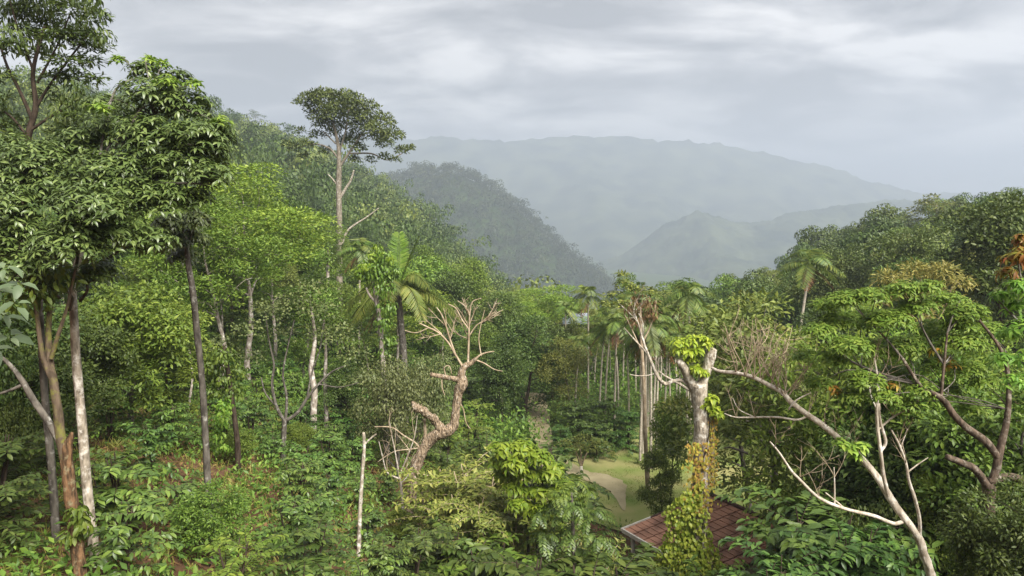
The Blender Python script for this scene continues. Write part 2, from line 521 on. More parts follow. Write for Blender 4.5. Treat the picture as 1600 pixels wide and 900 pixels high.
yy = np.concatenate([np.linspace(-60, 10, 8), np.geomspace(12, 900, 210), np.geomspace(930, 7000, 30)])
uu = np.linspace(-1.25, 1.25, 221)
YY, UU = np.meshgrid(yy, uu, indexing='ij')
XX = UU * (YY + 90)
ZZ = tz(XX, YY)
lawn_flat = smooth(58, 54, YY) * smooth(33, 36, YY) * smooth(2.0, 4.5, XX) * smooth(19, 15.5, XX)
rough_ = (fbm(XX * .8, YY * .8, 3) - .5) * .35 * smooth(200, 60, YY)
ZZ = ZZ + rough_ * (1 - lawn_flat)
kind(grid_mesh(XX, YY, ZZ).obj('ground', M['ground']), 'structure')


# lawn: turf sheet lying on the flat terrace, with a ragged edge
def lawn_z(x, y):
    return tz(x, y) + .05


def make_lawn():
    mb = MB()
    c = np.array([9.2, 44.5]); rr = np.linspace(0, 1, 22); an = np.linspace(0, 2 * math.pi, 97)[:-1]
    R, A = np.meshgrid(rr, an, indexing='ij')
    e = 1 + .22 * (fbm(np.cos(A) * 2 + 5, np.sin(A) * 2 + 9, 3) - .5)
    X = c[0] + np.cos(A) * R * 8.2 * e; Y = c[1] + np.sin(A) * R * 9.4 * e
    Z = lawn_z(X, Y) + .04
    n, m = X.shape
    idx = np.arange(n * m).reshape(n, m)
    a, b = idx[:-1], idx[1:]
    f = np.stack([a, b, np.roll(b, -1, 1), np.roll(a, -1, 1)], -1).reshape(-1, 4)
    mb.add(np.stack([X, Y, Z], -1), [f[m:], np.stack([idx[1], np.roll(idx[1], -1), np.full(m, 0)], -1)])
    return mb


kind(make_lawn().obj('lawn', M['lawn']), 'structure')


def ribbon(pts, w, lift, seed):
    P, W = spline(pts, w, 10)
    T = unit(np.gradient(P, axis=0)); S = np.stack([T[:, 1], -T[:, 0]], 1)
    r = np.linspace(-1, 1, 7)
    jit = 1 + .35 * (fbm(np.arange(len(P))[:, None] * .45 + seed, np.sign(r)[None] * 3 + 9.0, 2) - .5)
    X = P[:, 0][:, None] + S[:, 0][:, None] * r * W[:, None] * jit
    Y = P[:, 1][:, None] + S[:, 1][:, None] * r * W[:, None] * jit
    return grid_mesh(X, Y, tz(X, Y) + lift)


def gpt(px, py):                      # ground point under a photo pixel, on the flat terrace
    d = ray(px, py); t = -CAM[2] / d[2]
    p = CAM + d * t
    return (p[0], p[1])


path_pts = [gpt(975, 800), gpt(968, 775), gpt(958, 760), gpt(935, 749), gpt(905, 742), gpt(870, 722), gpt(848, 690), gpt(842, 660), gpt(838, 635), gpt(836, 618)]
kind(ribbon(path_pts, [.06, .35, .75, .8, .7, .6, .75, .85, .9, .8], .13, 3).obj('path', M['path']), 'structure')
kind(ribbon([gpt(868, 738), gpt(800, 728), gpt(745, 712), gpt(700, 690)], [.5, .6, .5, .4], .18, 8).obj('footpath', M['path']), 'structure')


# distant hills ------------------------------------------------------
def hill(name, prof, Y0, front, back, base, mat, nx=160, ny=60, amp=20, freq=1 / 120., pw=1.25, fine=0):
    q = np.array([[at(px, py, Y0)[0], at(px, py, Y0)[2]] for px, py in prof])
    x = np.linspace(q[0, 0], q[-1, 0], nx); t = np.linspace(-1, 1, ny)
    zr = np.interp(x, q[:, 0], q[:, 1])
    k = np.array([1, 2, 3, 2, 1.]) / 9
    zr = np.convolve(np.pad(zr, 2, 'edge'), k, 'valid')
    zr = zr + (fbm(x * freq * 2.5, x * 0 + 3.3, 4) - .5) * amp * .55
    T, X = np.meshgrid(t, x, indexing='ij')
    dep = np.where(T < 0, front, back)
    fall = 1 - np.abs(T) ** pw
    Y = Y0 + T * dep + 60 * (fbm(X / 250, T * 0, 2) - .5)
    Xs = X + (fbm(Y / 260 + 3, X / 260, 2) - .5) * 120 * np.abs(T)
    nz = (fbm(X * freq, Y * freq * .35, 5) - .5) * amp * 2 * (0.12 + np.minimum(np.abs(T) * 2.2, 1))
    gul = 1 - np.abs(2 * fbm(Xs * freq * .8 + 7, Y * freq * .3, 4) - 1)
    Z = base + (zr[None] - base) * fall + nz - gul * amp * 1.3 * np.minimum(np.abs(T) * 3, 1)
    if fine:
        Z = Z + (fbm(Xs / fine, Y / fine, 3) - .5) * fine * .9
    kind(grid_mesh(Xs, Y, Z).obj(name, mat), 'structure')
    return Xs, Y, Z


H_mid = hill('hill', [(380, 330), (480, 315), (560, 300), (640, 280), (680, 274), (710, 272), (745, 282), (790, 310), (830, 345), (870, 385), (910, 415), (950, 447), (1000, 500), (1060, 560)],
             1150, 420, 500, -190, M['hill'], 200, 70, 18, 1 / 110.)
hill('hill', [(820, 470), (880, 432), (930, 412), (970, 398), (1010, 372), (1045, 350), (1070, 336), (1092, 328), (1120, 338), (1150, 348), (1200, 345), (1250, 333), (1300, 322), (1380, 312), (1500, 318), (1700, 330), (1900, 400)],
     2200, 800, 700, -200, M['farhill'], 420, 200, 40, 1 / 230., fine=16)
hill('mountain', [(-900, 300), (-600, 240), (-300, 220), (100, 216), (400, 218), (640, 214), (760, 216), (860, 213), (1000, 214), (1060, 216), (1120, 220), (1180, 234), (1230, 247), (1300, 264), (1360, 281), (1420, 296), (1500, 304), (1600, 310), (1800, 322), (2100, 340), (2500, 420)],
     3600, 1300, 500, -220, M['farhill'], 420, 170, 110, 1 / 420., 1.1, fine=30)
H_left = hill('hill', [(-500, 150), (-300, 120), (-100, 128), (10, 138), (60, 150), (120, 172), (200, 210), (300, 262), (400, 330), (500, 420), (600, 500)],
              850, 320, 300, -160, M['hill'], 150, 50, 14, 1 / 100.)


# ------------------------------------------------------------------ tree generators
def gen_tree(seed, H, R, base, n_cl, cl_r, L, W, per, mode='round', tr=.16, top=.85, lean=.05, leafm='mid', barkm='bark_grey', fine=False, sides=6, zscale=1.0, limbs_k=5):
    r = rs(seed)
    tm, lm = MB(), MB()
    n = 7
    hz = np.linspace(0, H * top, n)
    dx = np.cumsum(r.normal(size=(n, 2)) * H * .018, axis=0) + np.outer(np.linspace(0, 1, n) ** 1.5, r.normal(size=2) * H * lean)
    dx -= dx[0]
    tp = np.column_stack([dx, hz]); tr_ = tr * (1 - .8 * np.linspace(0, 1, n) ** 1.1)
    tr_[0] *= 1.3
    tp[0, 2] = -.6
    P, Rr = spline(tp, tr_, 4)
    tube(tm, P, Rr, sides + 2, .05, r)
    cz = (base + 1) / 2 * H; sz = (1 - base) / 2 * H * zscale
    ctr = np.array([tp[-1, 0] * .6, tp[-1, 1] * .6, cz])
    nodes = [P[i] for i in range(len(P)) if P[i, 2] > base * H * .55]
    nrad = [Rr[i] for i in range(len(P)) if P[i, 2] > base * H * .55]
    cs = []
    for i in range(n_cl * 6):
        u = rand_unit(r, 1)[0]
        if u[2] < -.2 and r.random() < .6:
            u[2] *= -1
        q = r.random() ** .4
        c = ctr + u * q * np.array([R, R, sz])
        if all(np.linalg.norm((c - o) / np.array([1, 1, .8])) > cl_r * .95 for o in cs):
            cs.append(c)
        if len(cs) >= n_cl:
            break
    cs.sort(key=lambda c: np.hypot(c[0] - ctr[0], c[1] - ctr[1]))
    for c in cs:
        nd = np.array(nodes)
        dd = np.linalg.norm(nd - c, axis=1) + np.where(nd[:, 2] > c[2] - .25 * cl_r, 3.0 * cl_r, 0)
        j = int(np.argmin(dd))
        a = nd[j]; ra = min(nrad[j] * .6, tr * .5)
        mid = (a + c) / 2 + np.array([0, 0, .12 * np.linalg.norm(c - a)]) + r.normal(size=3) * .08 * np.linalg.norm(c - a)
        PP, RR = spline([a, mid, c], [ra, ra * .7, ra * .25 + .008], 3)
        tube(tm, PP, RR, limbs_k)
        nodes += [PP[3], PP[4]]; nrad += [RR[3], RR[4]]
        s = cl_r * r.uniform(.75, 1.3)
        cluster_leaves(lm, r, c, s, int(per * (s / cl_r) ** 2), L, W, mode, fine)
    return [('trunk', tm.mesh('trunk', M[barkm])), ('crown', lm.mesh('crown', M[leafm]))]


def gen_bush(seed, H, R, nb, L, W, leafm, per=14, fine=True, barkm='bark_dark', up=.35, thin=1.0):
    """many leafy shoots from the ground; pairs of leaves along each"""
    r = rs(seed)
    tm, lm = MB(), MB()
    for s in range(3):
        a = r.uniform(0, 6.28)
        p = [np.array([0, 0, -.4]), np.array([math.cos(a) * .1, math.sin(a) * .1, H * .4]), np.array([math.cos(a) * R * .2, math.sin(a) * R * .2, H * .86])]
        P, Q = spline(p, np.array([.035, .028, .01]) * thin, 4); tube(tm, P, Q, 5)
        for b in range(nb // 3):
            t = r.uniform(.15, 1); st = P[int(t * (len(P) - 1))]
            a2 = r.uniform(0, 6.28); ln = R * (1.08 - .55 * t) * r.uniform(.6, 1.1)
            dr = np.array([math.cos(a2), math.sin(a2), up * (.4 + t)])
            k = np.linspace(.12, 1, per)
            q = st + dr * (ln * k)[:, None] + np.array([0, 0, -.28]) * (ln * k ** 2)[:, None]
            tube(tm, [st, q[per // 2], q[-1]], [.012 * thin, .009 * thin, .004 * thin], 4)
            side = unit(np.cross(dr, [0, 0, 1.]))
            for sg in (-1, 1):
                d = dr * .45 + side * sg + r.normal(size=(per, 3)) * (.25 if thin > .9 else .75) + np.array([0, 0, -.25])
                nn = np.array([0, 0, 1.]) + r.normal(size=(per, 3)) * .25
                Ls = L * r.uniform(.65, 1.2, per)
                (leaves_fine if fine else leaves)(lm, q, d, nn, Ls, Ls * W / L)
            whorls(lm, r, q[-1:], dr[None] + np.array([[0, 0, .6]]), 4, L * .8, W * .8)
    return [('stems', tm.mesh('stems', M[barkm])), ('foliage', lm.mesh('foliage', M[leafm]))]


def frond(mb, r, base, az, L, rise, sag, nl=26, ll=.5, lw=.05, hang=.5, k=4, rr=.02):
    t = np.linspace(0, 1, nl)
    h = np.array([math.cos(az), math.sin(az), 0])
    out = L * (t * math.cos(rise)); z = L * (t * math.sin(rise) - sag * t ** 2.2)
    P = base + np.outer(out, h) + np.outer(z, [0, 0, 1.])
    tube(mb, P[::3], np.linspace(rr, rr * .25, len(P[::3])), k)
    T = unit(np.gradient(P, axis=0))
    s = unit(np.cross(T, [0, 0, 1.] + np.array([1e-3, 0, 0])))
    up = np.cross(s, T)
    prof = np.sin(np.clip(t * .93 + .08, 0, 1) * math.pi) ** .6
    m = t > .1
    for sg in (-1, 1):
        d = s * sg + T * .55 + np.array([0, 0, -hang]) + r.normal(size=P.shape) * .08
        Ls = ll * (.35 + .65 * prof) * r.uniform(.85, 1.1, nl)
        leaves(mb, P[m], d[m], (up + s * -sg * .3)[m], Ls[m], np.full(m.sum(), lw), .05)


def gen_areca(seed, H, lean=.03):
    r = rs(seed)
    tm, sm, lm, dm = MB(), MB(), MB(), MB()
    n = 8; t = np.linspace(0, 1, n)
    b = r.normal(size=2) * H * lean
    tp = np.column_stack([b[0] * t ** 2, b[1] * t ** 2, t * H]); tp[0, 2] = -.5
    P, R = spline(tp, .105 * (1 - .35 * t), 4); tube(tm, P, R, 7)
    top = tp[-1]
    tube(sm, [top, top + [0, 0, .5], top + [0, 0, 1.0]], [.085, .10, .05], 7)
    fr = []
    k = 12
    for i in range(k):
        mb = MB()
        rise = 1.40 - 1.75 * (i / (k - 1)) ** .9 + r.normal() * .08
        frond(mb, r, top + [0, 0, .85], i * 2.4 + r.normal() * .2, r.uniform(1.8, 2.4), rise, r.uniform(.45, .75), 26, .75, .085, .55, 3, .025)
        fr.append(mb)
    for i in range(3):
        frond(dm, r, top + [0, 0, .45], r.uniform(0, 6.28), 1.5, -.5, .5, 14, .5, .10, .7, 3, .02)
    out = [('trunk', tm.mesh('trunk', M['bark_palm'])), ('crownshaft', sm.mesh('crownshaft', M['mid']))]
    out += [('frond', m.mesh('frond', M['palm'])) for m in fr]
    out.append(('dead_frond', dm.mesh('dead_frond', M['dry'])))
    return out


# ------------------------------------------------------------------ templates
TP = {}
TP['dark_mid'] = [gen_tree(100 + i, 11, 3.6, 0.14, 44, 1.15, 0.28, 0.14, 260, 'round', .2, leafm='dark', barkm='bark_dark') for i in range(3)]
TP['mid_mid'] = [gen_tree(110 + i, 11, 3.4, 0.16, 42, 1.1, 0.28, 0.13, 250, 'round', .18, leafm='mid', barkm='bark_grey') for i in range(3)]
TP['feather_mid'] = [gen_tree(120 + i, 12, 4.2, 0.34, 36, 1.4, 0.24, 0.1, 420, 'flat', .18, leafm='feather', barkm='bark_pale') for i in range(3)]
TP['olive_mid'] = [gen_tree(130 + i, 10, 3.2, 0.18, 34, 1.05, 0.22, 0.1, 260, 'round', .15, leafm='olive', barkm='bark_grey') for i in range(2)]
TP['grey_mid'] = [gen_tree(135 + i, 10, 3.0, 0.12, 38, 1.1, .26, .10, 260, 'droop', .16, leafm='grey', barkm='bark_grey') for i in range(2)]
TP['slender'] = [gen_tree(140 + i, 13, 1.9, 0.4, 20, .9, .24, .10, 220, 'round', .13, leafm='mid', barkm='bark_pale', lean=.02) for i in range(3)]
TP['dark_far'] = [gen_tree(150 + i, 12, 4.3, 0.1, 34, 1.6, .46, .24, 150, 'dome', .22, leafm='dark', barkm='bark_dark', sides=4, limbs_k=4) for i in range(3)]
TP['mid_far'] = [gen_tree(160 + i, 12, 4.2, 0.1, 34, 1.6, .44, .22, 150, 'dome', .22, leafm='mid', barkm='bark_grey', sides=4, limbs_k=4) for i in range(3)]
TP['feather_far'] = [gen_tree(170 + i, 13, 5.0, 0.25, 30, 1.9, .40, .18, 180, 'flat', .22, leafm='feather', barkm='bark_pale', sides=4, limbs_k=4) for i in range(2)]
TP['olive_far'] = [gen_tree(175 + i, 11, 4.0, 0.16, 30, 1.5, .40, .20, 140, 'flat', .2, leafm='olive', barkm='bark_pale', sides=4, limbs_k=4) for i in range(2)]
TP['emergent'] = [gen_tree(180 + i, 16, 4.8, .55, 18, 1.6, .40, .2, 80, 'flat', .25, leafm='dark', barkm='bark_pale', sides=4, limbs_k=4) for i in range(2)]
TP['near_broad'] = [gen_tree(190 + i, 8, 2.4, .08, 38, .86, .24, .10, 230, 'flat' if i == 1 else 'round', .12, leafm='mid', barkm='bark_grey', fine=True) for i in range(3)]
TP['near_dark'] = [gen_tree(195 + i, 8, 2.5, .06, 42, .88, .22, .09, 240, 'droop' if i == 0 else 'round', .13, leafm='dark', barkm='bark_dark', fine=True) for i in range(3)]
TP['near_bright'] = [gen_tree(198 + i, 8, 2.4, .10, 38, .86, .20, .075, 250, 'flat' if i else 'round', .11, leafm='bright', barkm='bark_grey', fine=True) for i in range(2)]
TP['coffee'] = [gen_bush(200 + i, 1.9, 1.25, 36, .20, .085, 'coffee', 11) for i in range(5)]
TP['bigleaf'] = [gen_bush(210 + i, 3.6, 2.0, 90, .25, .10, 'coffee', 14) for i in range(3)]
TP['shrub'] = [gen_bush(220 + i, 2.2, 1.3, 42, .15, .06, 'mid', 14) for i in range(3)]
TP['dshrub'] = [gen_bush(230 + i, 2.6, 1.5, 48, .20, .08, 'dark', 13) for i in range(3)]
TP['oshrub'] = [gen_bush(240 + i, 2.2, 1.3, 130, .085, .028, 'thicket', 24, barkm='bark_twig', thin=.45) for i in range(2)]
TP['areca'] = [gen_areca(250 + i, 9.0, .06) for i in range(7)]

KIND = {  # template family: (object name, category, phrase)
    'dark_mid': ('broadleaf_tree', 'tree', 'dark dense broadleaf tree'), 'mid_mid': ('broadleaf_tree', 'tree', 'mid green leafy tree'),
    'feather_mid': ('feathery_tree', 'tree', 'bright feathery layered tree'), 'olive_mid': ('olive_green_tree', 'tree', 'olive fine leaved tree'),
    'grey_mid': ('drooping_tree', 'tree', 'grey green drooping tree'), 'slender': ('slender_tree', 'tree', 'slender pale trunked tree'),
    'dark_far': ('broadleaf_tree', 'tree', 'dark rounded forest tree'), 'mid_far': ('broadleaf_tree', 'tree', 'mid green forest tree'),
    'feather_far': ('feathery_tree', 'tree', 'light green feathery tree'), 'olive_far': ('olive_green_tree', 'tree', 'olive open crowned tree'),
    'emergent': ('emergent_tree', 'tree', 'tall flat topped tree'), 'near_broad': ('leafy_tree', 'tree', 'leafy drooping green tree'),
    'near_bright': ('leafy_tree', 'tree', 'light green leafy tree'), 'near_dark': ('leafy_tree', 'tree', 'leafy dark green tree'), 'coffee': ('coffee_bush', 'bush', 'glossy coffee bush'),
    'bigleaf': ('large_leaved_bush', 'bush', 'big leaved dense bush'), 'shrub': ('shrub', 'shrub', 'mid green shrub'),
    'dshrub': ('shrub', 'shrub', 'dark green shrub'), 'oshrub': ('shrub', 'shrub', 'twiggy olive shrub'), 'areca': ('areca_palm', 'palm', 'slender areca palm'),
}
TPH = {k: 0 for k in TP}
for k, v in TP.items():
    TPH[k] = []
    for t in v:
        zmax = 0
        for pn, me in t:
            a = np.zeros(len(me.vertices) * 3, np.float32); me.vertices.foreach_get('co', a)
            zmax = max(zmax, a[2::3].max())
        TPH[k].append(zmax)
GR = rs(4242)
TREES = []          # (x, y, crown radius) of everything placed, for spacing


def put(fam, px, Y, py_top=None, wide=1.0, label=None, group=None, H=None, variant=None, name=None, sink=0.0):
    i = int(GR.integers(len(TP[fam]))) if variant is None else variant
    x = at(px, 500, Y)[0]
    z = tz1(x, Y) - sink
    if H is None:
        H = at(px, py_top, Y)[2] - z
    s = H / TPH[fam][i]
    nm, cat, ph = KIND[fam]
    sx = s * wide if fam != 'areca' else min(1.15, max(.8, s)) * wide
    o = place(TP[fam][i], name or nm, label or ph, cat, (x, Y, z), GR.uniform(0, 6.28), (sx, sx, s), group)
    TREES.append((x, Y, sx * 3))
    return o


# ------------------------------------------------------------------ hero: whorled tree at the near left
def hero_tubes(mb, paths, k=9, rough=.05, seed=1, seg=6):
    r = rs(seed)
    for pts in paths:
        P = [at(a, b, c) for a, b, c, d in pts]; R = [d / F * c for a, b, c, d in pts]
        P, R = spline(P, R, seg); tube(mb, P, R, k, rough, r)


def limb_to(mb, a, c, ra, rb, r, arch=.15, k=6):
    a = np.asarray(a); c = np.asarray(c); L = np.linalg.norm(c - a)
    m1 = a + (c - a) * .35 + np.array([0, 0, arch * L * .7]) + r.normal(size=3) * .05 * L
    m2 = a + (c - a) * .7 + np.array([0, 0, arch * L]) + r.normal(size=3) * .05 * L
    P, R = spline([a, m1, m2, c], [ra, ra * .75, (ra + rb) / 2, rb], 4); tube(mb, P, R, k)


def hero_crown(cl, r, Yj, leaf, parent_trunk=None):
    """cl: (px, py, radius px, Y)"""
    out = []
    for px, py, rp, Y in cl:
        out.append((at(px, py, Y + r.normal() * Yj), rp / F * Y))
    return out


def whorled_tree():
    r = rs(31)
    t = thing('whorled_leaf_tree', 'large tree with whorls of drooping glossy leaves above two lichen spotted trunks', 'tree', at(128, 900, 14))
    t.location = (0, 0, 0)
    tm = MB()
    hero_tubes(tm, [
        [(165, 960, 14.2, 9), (150, 880, 14.2, 8), (140, 800, 14.2, 8), (132, 710, 14.2, 7.5), (124, 620, 14.2, 7), (117, 520, 14.2, 6.5), (116, 430, 14.2, 5.5), (150, 340, 14.0, 4.5), (190, 240, 14.0, 3)],
    ], seed=2)
    tm.obj('trunk', M['bark_lichen'], t)
    t2 = MB()
    hero_tubes(t2, [[(92, 930, 15, 7), (86, 820, 15, 6.5), (80, 720, 15, 6), (70, 620, 15, 5.5), (64, 520, 15, 5), (60, 430, 15, 4), (50, 330, 15, 3)]], seed=3)
    t2.obj('trunk', M['bark_grey'], t)
    cl = [(235, 150, 42, 14.6), (290, 165, 38, 14.6), (185, 200, 46, 14.4), (310, 215, 42, 14.4), (245, 220, 55, 14), (160, 275, 52, 13.6), (285, 262, 48, 13.8),
          (335, 240, 26, 14.2), (95, 300, 48, 13.2), (140, 325, 52, 12.8), (205, 310, 50, 13), (265, 310, 42, 13.4), (60, 255, 48, 14), (10, 240, 42, 14),
          (185, 365, 46, 13), (110, 385, 48, 13), (50, 370, 52, 13), (5, 320, 46, 13), (20, 420, 46, 12.6), (240, 375, 30, 13.6), (80, 440, 34, 13.4), (150, 425, 32, 13.6), (225, 108, 22, 15.2), (200, 265, 45, 14.6), (340, 205, 26, 14.6), (330, 275, 30, 14), (130, 225, 34, 15), (95, 235, 34, 15), (160, 165, 26, 15), (270, 125, 26, 15), (305, 310, 24, 14), (20, 290, 46, 14), (-20, 380, 46, 13)]
    lm, ym, bm = MB(), MB(), MB()
    for c, rad in hero_crown(cl, r, .35, .2):
        whorl_cluster(lm, r, c, rad * 1.2, int(135 * (rad / .55) ** 2), 7, .145, .050, .66, .36)
        whorl_cluster(lm, r, c - np.array([0, 0, rad * .35]), rad * 1.05, int(55 * (rad / .55) ** 2), 7, .14, .05, .6, .45)
        pxx, pyy = proj(c)
        a = at(117 + (pxx - 117) * .25, max(pyy + 45, 330), 14.1)
        limb_to(bm, a, c - np.array([0, 0, .15]), .035, .012, r)
    for px, py, rp, Y in [(262, 128, 14, 14.2), (158, 168, 14, 13.8), (345, 190, 16, 14.2), (185, 92, 8, 15.2), (232, 92, 8, 15.2), (255, 100, 8, 15.2), (300, 130, 10, 14.3)]:
        whorl_cluster(ym, r, at(px, py, Y), rp / F * Y * 1.2, 12, 7, .14, .045, .6, .2)
        limb_to(bm, at(240, 180, 14.6), at(px, py + 4, Y), .014, .006, r)
    bm.obj('branches', M['bark_grey'], t); lm.obj('crown', M['glossy'], t); ym.obj('young_leaves', M['bright'], t)


whorled_tree()


def clump_tree():
    r = rs(33)
    t = thing('whorled_leaf_tree', 'hanging dark leaf clump on a straight grey trunk beside the large whorled tree', 'tree')
    tm, lm, bm = MB(), MB(), MB()
    Y = 17.5
    hero_tubes(tm, [[(330, 890, Y, 6), (326, 790, Y, 5.5), (322, 700, Y, 5.2), (316, 600, Y, 5), (308, 520, Y, 5), (302, 460, Y, 4.8), (295, 415, Y, 4.5), (290, 370, Y, 3)]], seed=4)
    tm.obj('trunk', M['bark_grey'], t)
    for px, py, rp in [(285, 350, 30), (300, 375, 28), (268, 380, 28), (285, 400, 24), (262, 350, 22), (310, 345, 20)]:
        c = at(px, py, Y + r.normal() * .3); rad = rp / F * Y
        whorl_cluster(lm, r, c, rad, 70, 8, .16, .055, .8, .55)
        limb_to(bm, at(291, 390, Y), c, .02, .008, r)
    bm.obj('branches', M['bark_grey'], t); lm.obj('crown', M['glossy'], t)


clump_tree()


def orange_trunk():
    r = rs(35)
    t = thing('forked_tree', 'orange brown forked trunk with a mossy yellow limb at lower left', 'tree')
    tm, bm, lm, mm = MB(), MB(), MB(), MB()
    Y = 12.8
    hero_tubes(tm, [[(128, 960, Y, 11.5), (124, 890, Y, 11), (118, 830, Y, 10.5), (110, 770, Y, 10), (104, 720, Y, 9.5), (106, 695, Y, 7.5), (110, 684, Y, 5), (113, 676, Y, 2)]], 12, .07, 5)
    hero_tubes(mm, [[(104, 725, Y, 8.5), (95, 680, Y, 7.8), (90, 640, Y, 7.2), (84, 600, Y, 6.5), (78, 560, Y + .1, 5.5), (76, 510, Y + .2, 4.5), (82, 450, Y + .4, 3)],
                    [(84, 600, Y, 4.5), (68, 560, Y, 4), (60, 510, Y, 3.5), (52, 440, Y, 2.5)], [(80, 560, Y, 4), (92, 520, Y, 3.2), (105, 480, Y, 2.5), (118, 420, Y, 2)]], 8, .05, 6)
    hero_tubes(bm, [[(100, 700, Y, 6.5), (88, 680, Y, 6), (75, 658, Y, 5.8), (52, 625, Y, 5.2), (38, 600, Y, 4.4), (20, 575, Y, 3.4), (0, 556, Y, 2.4), (-25, 540, Y, 1.2)], [(38, 600, Y, 3), (15, 610, Y, 2.2), (-10, 618, Y, 1.8)]], 8, .06, 7)
    tm.obj('trunk', M['bark_orange'], t); mm.obj('limb', M['bark_moss'], t); bm.obj('limb', M['bark_grey'], t)
    for px, py, rp in [(120, 800, 14), (130, 815, 12), (110, 835, 10), (60, 460, 30), (85, 430, 30), (30, 470, 26)]:
        cluster_leaves(lm, r, at(px, py, Y - .1), rp / F * Y * 1.2, 60, .16, .07, 'droop', True)
    lm.obj('leaves', M['mid'], t)


M['bark_moss'] = bark_mat('bark_moss', (.06, .045, .03), (.135, .10, .07), (.15, .15, .035), 5, .47)
orange_trunk()


def fine_tree():
    r = rs(37)
    t = thing('dark_crowned_tree', 'dark fine leaved tree with bare limbs showing, behind the large whorled tree', 'tree')
    tm, lm = MB(), MB()
    Y = 22
    hero_tubes(tm, [[(18, 740, Y, 8.5), (20, 620, Y, 8), (30, 420, Y, 6.5), (40, 250, Y, 5.5), (46, 205, Y, 5), (56, 165, Y, 4.2), (52, 110, Y, 3), (70, 40, Y, 2)],
                    [(50, 185, Y, 3.2), (30, 140, Y, 2.5), (10, 100, Y, 2), (-5, 50, Y, 1.4)], [(55, 170, Y, 2.6), (80, 130, Y, 2), (110, 90, Y, 1.6), (140, 50, Y, 1)],
                    [(46, 205, Y, 2.4), (75, 185, Y, 1.8), (110, 165, Y, 1.2)], [(44, 215, Y, 2), (15, 180, Y, 1.6), (-20, 165, Y, 1.2)], [(52, 110, Y, 2), (30, 50, Y, 1.6), (15, 0, Y, 1)], [(58, 130, Y, 2), (90, 70, Y, 1.4), (110, 20, Y, 1)]], 7, .04, 8)
    tm.obj('trunk', M['bark_dark'], t)
    cl = [(20, 10, 34), (65, 5, 36), (110, 15, 34), (145, 25, 26), (160, 55, 18), (35, 50, 28), (85, 45, 34), (125, 60, 30), (10, 75, 26), (65, 85, 24), (105, 100, 30), (140, 95, 22), (0, 120, 20),
          (90, 125, 24), (120, 145, 28), (150, 125, 18), (100, 175, 24), (125, 185, 22), (0, 200, 26), (20, 215, 22), (10, 150, 14), (165, 75, 12), (160, 20, 14), (80, -30, 40), (20, -30, 40), (130, -15, 30), (95, 210, 20), (50, 20, 36), (95, 60, 34), (70, 60, 28), (130, 40, 30), (20, 60, 30), (110, 120, 26), (140, 75, 24), (75, 150, 20), (110, 200, 26), (85, 235, 24), (20, 190, 26), (-5, 160, 20)]
    for px, py, rp in cl:
        c = at(px, py, Y + r.normal() * .8); rad = rp / F * Y
        cluster_leaves(lm, r, c, rad, int(230 * (rad / .55) ** 2), .19, .055, 'flat' if r.random() < .6 else 'droop', True)
    lm.obj('crown', M['dark'], t)


fine_tree()


def pale_leaves():
    r = rs(39)
    t = thing('broad_leaved_sapling', 'grey green sapling with broad leaves at the left edge', 'sapling')
    lm, tm = MB(), MB()
    Y = 7.5
    hero_tubes(tm, [[(-60, 800, Y, 5), (-40, 620, Y, 4), (-20, 500, Y, 3), (0, 450, Y, 2)]], seed=9)
    for px, py in [(8, 415), (-5, 450), (25, 470), (5, 490), (-20, 430), (15, 520), (-10, 540), (30, 440)]:
        c = at(px, py, Y + r.normal() * .1)
        whorls(lm, r, c[None], np.array([[.3, -.3, .9]]), 5, .19, .10, droop=.5)
    tm.obj('stem', M['bark_grey'], t); lm.obj('leaves', M['pale'], t)


pale_leaves()


# ------------------------------------------------------------------ hero: dead pollarded tree in the middle
def twig_fan(mb, r, p0, dirs, L, r0, depth=2, curl=.12, k=5):
    for d in dirs:
        l = L * r.uniform(.7, 1.2); d = unit(np.asarray(d, float))
        P = [np.asarray(p0)]
        for s in range(4):
            d = unit(d + r.normal(size=3) * curl + np.array([0, 0, .05]))
            P.append(P[-1] + d * l / 4)
        PP, RR = spline(P, np.linspace(r0, r0 * .3, 5), 3); tube(mb, PP, RR, k)
        if depth > 1:
            for s in (1, 2, 3):
                for q in range(1 if r.random() < .6 else 2):
                    sd = unit(d + rand_unit(r, 1)[0] * .9)
                    twig_fan(mb, r, P[s], [sd], l * .42, r0 * .5, depth - 1, curl * 1.3, 4)


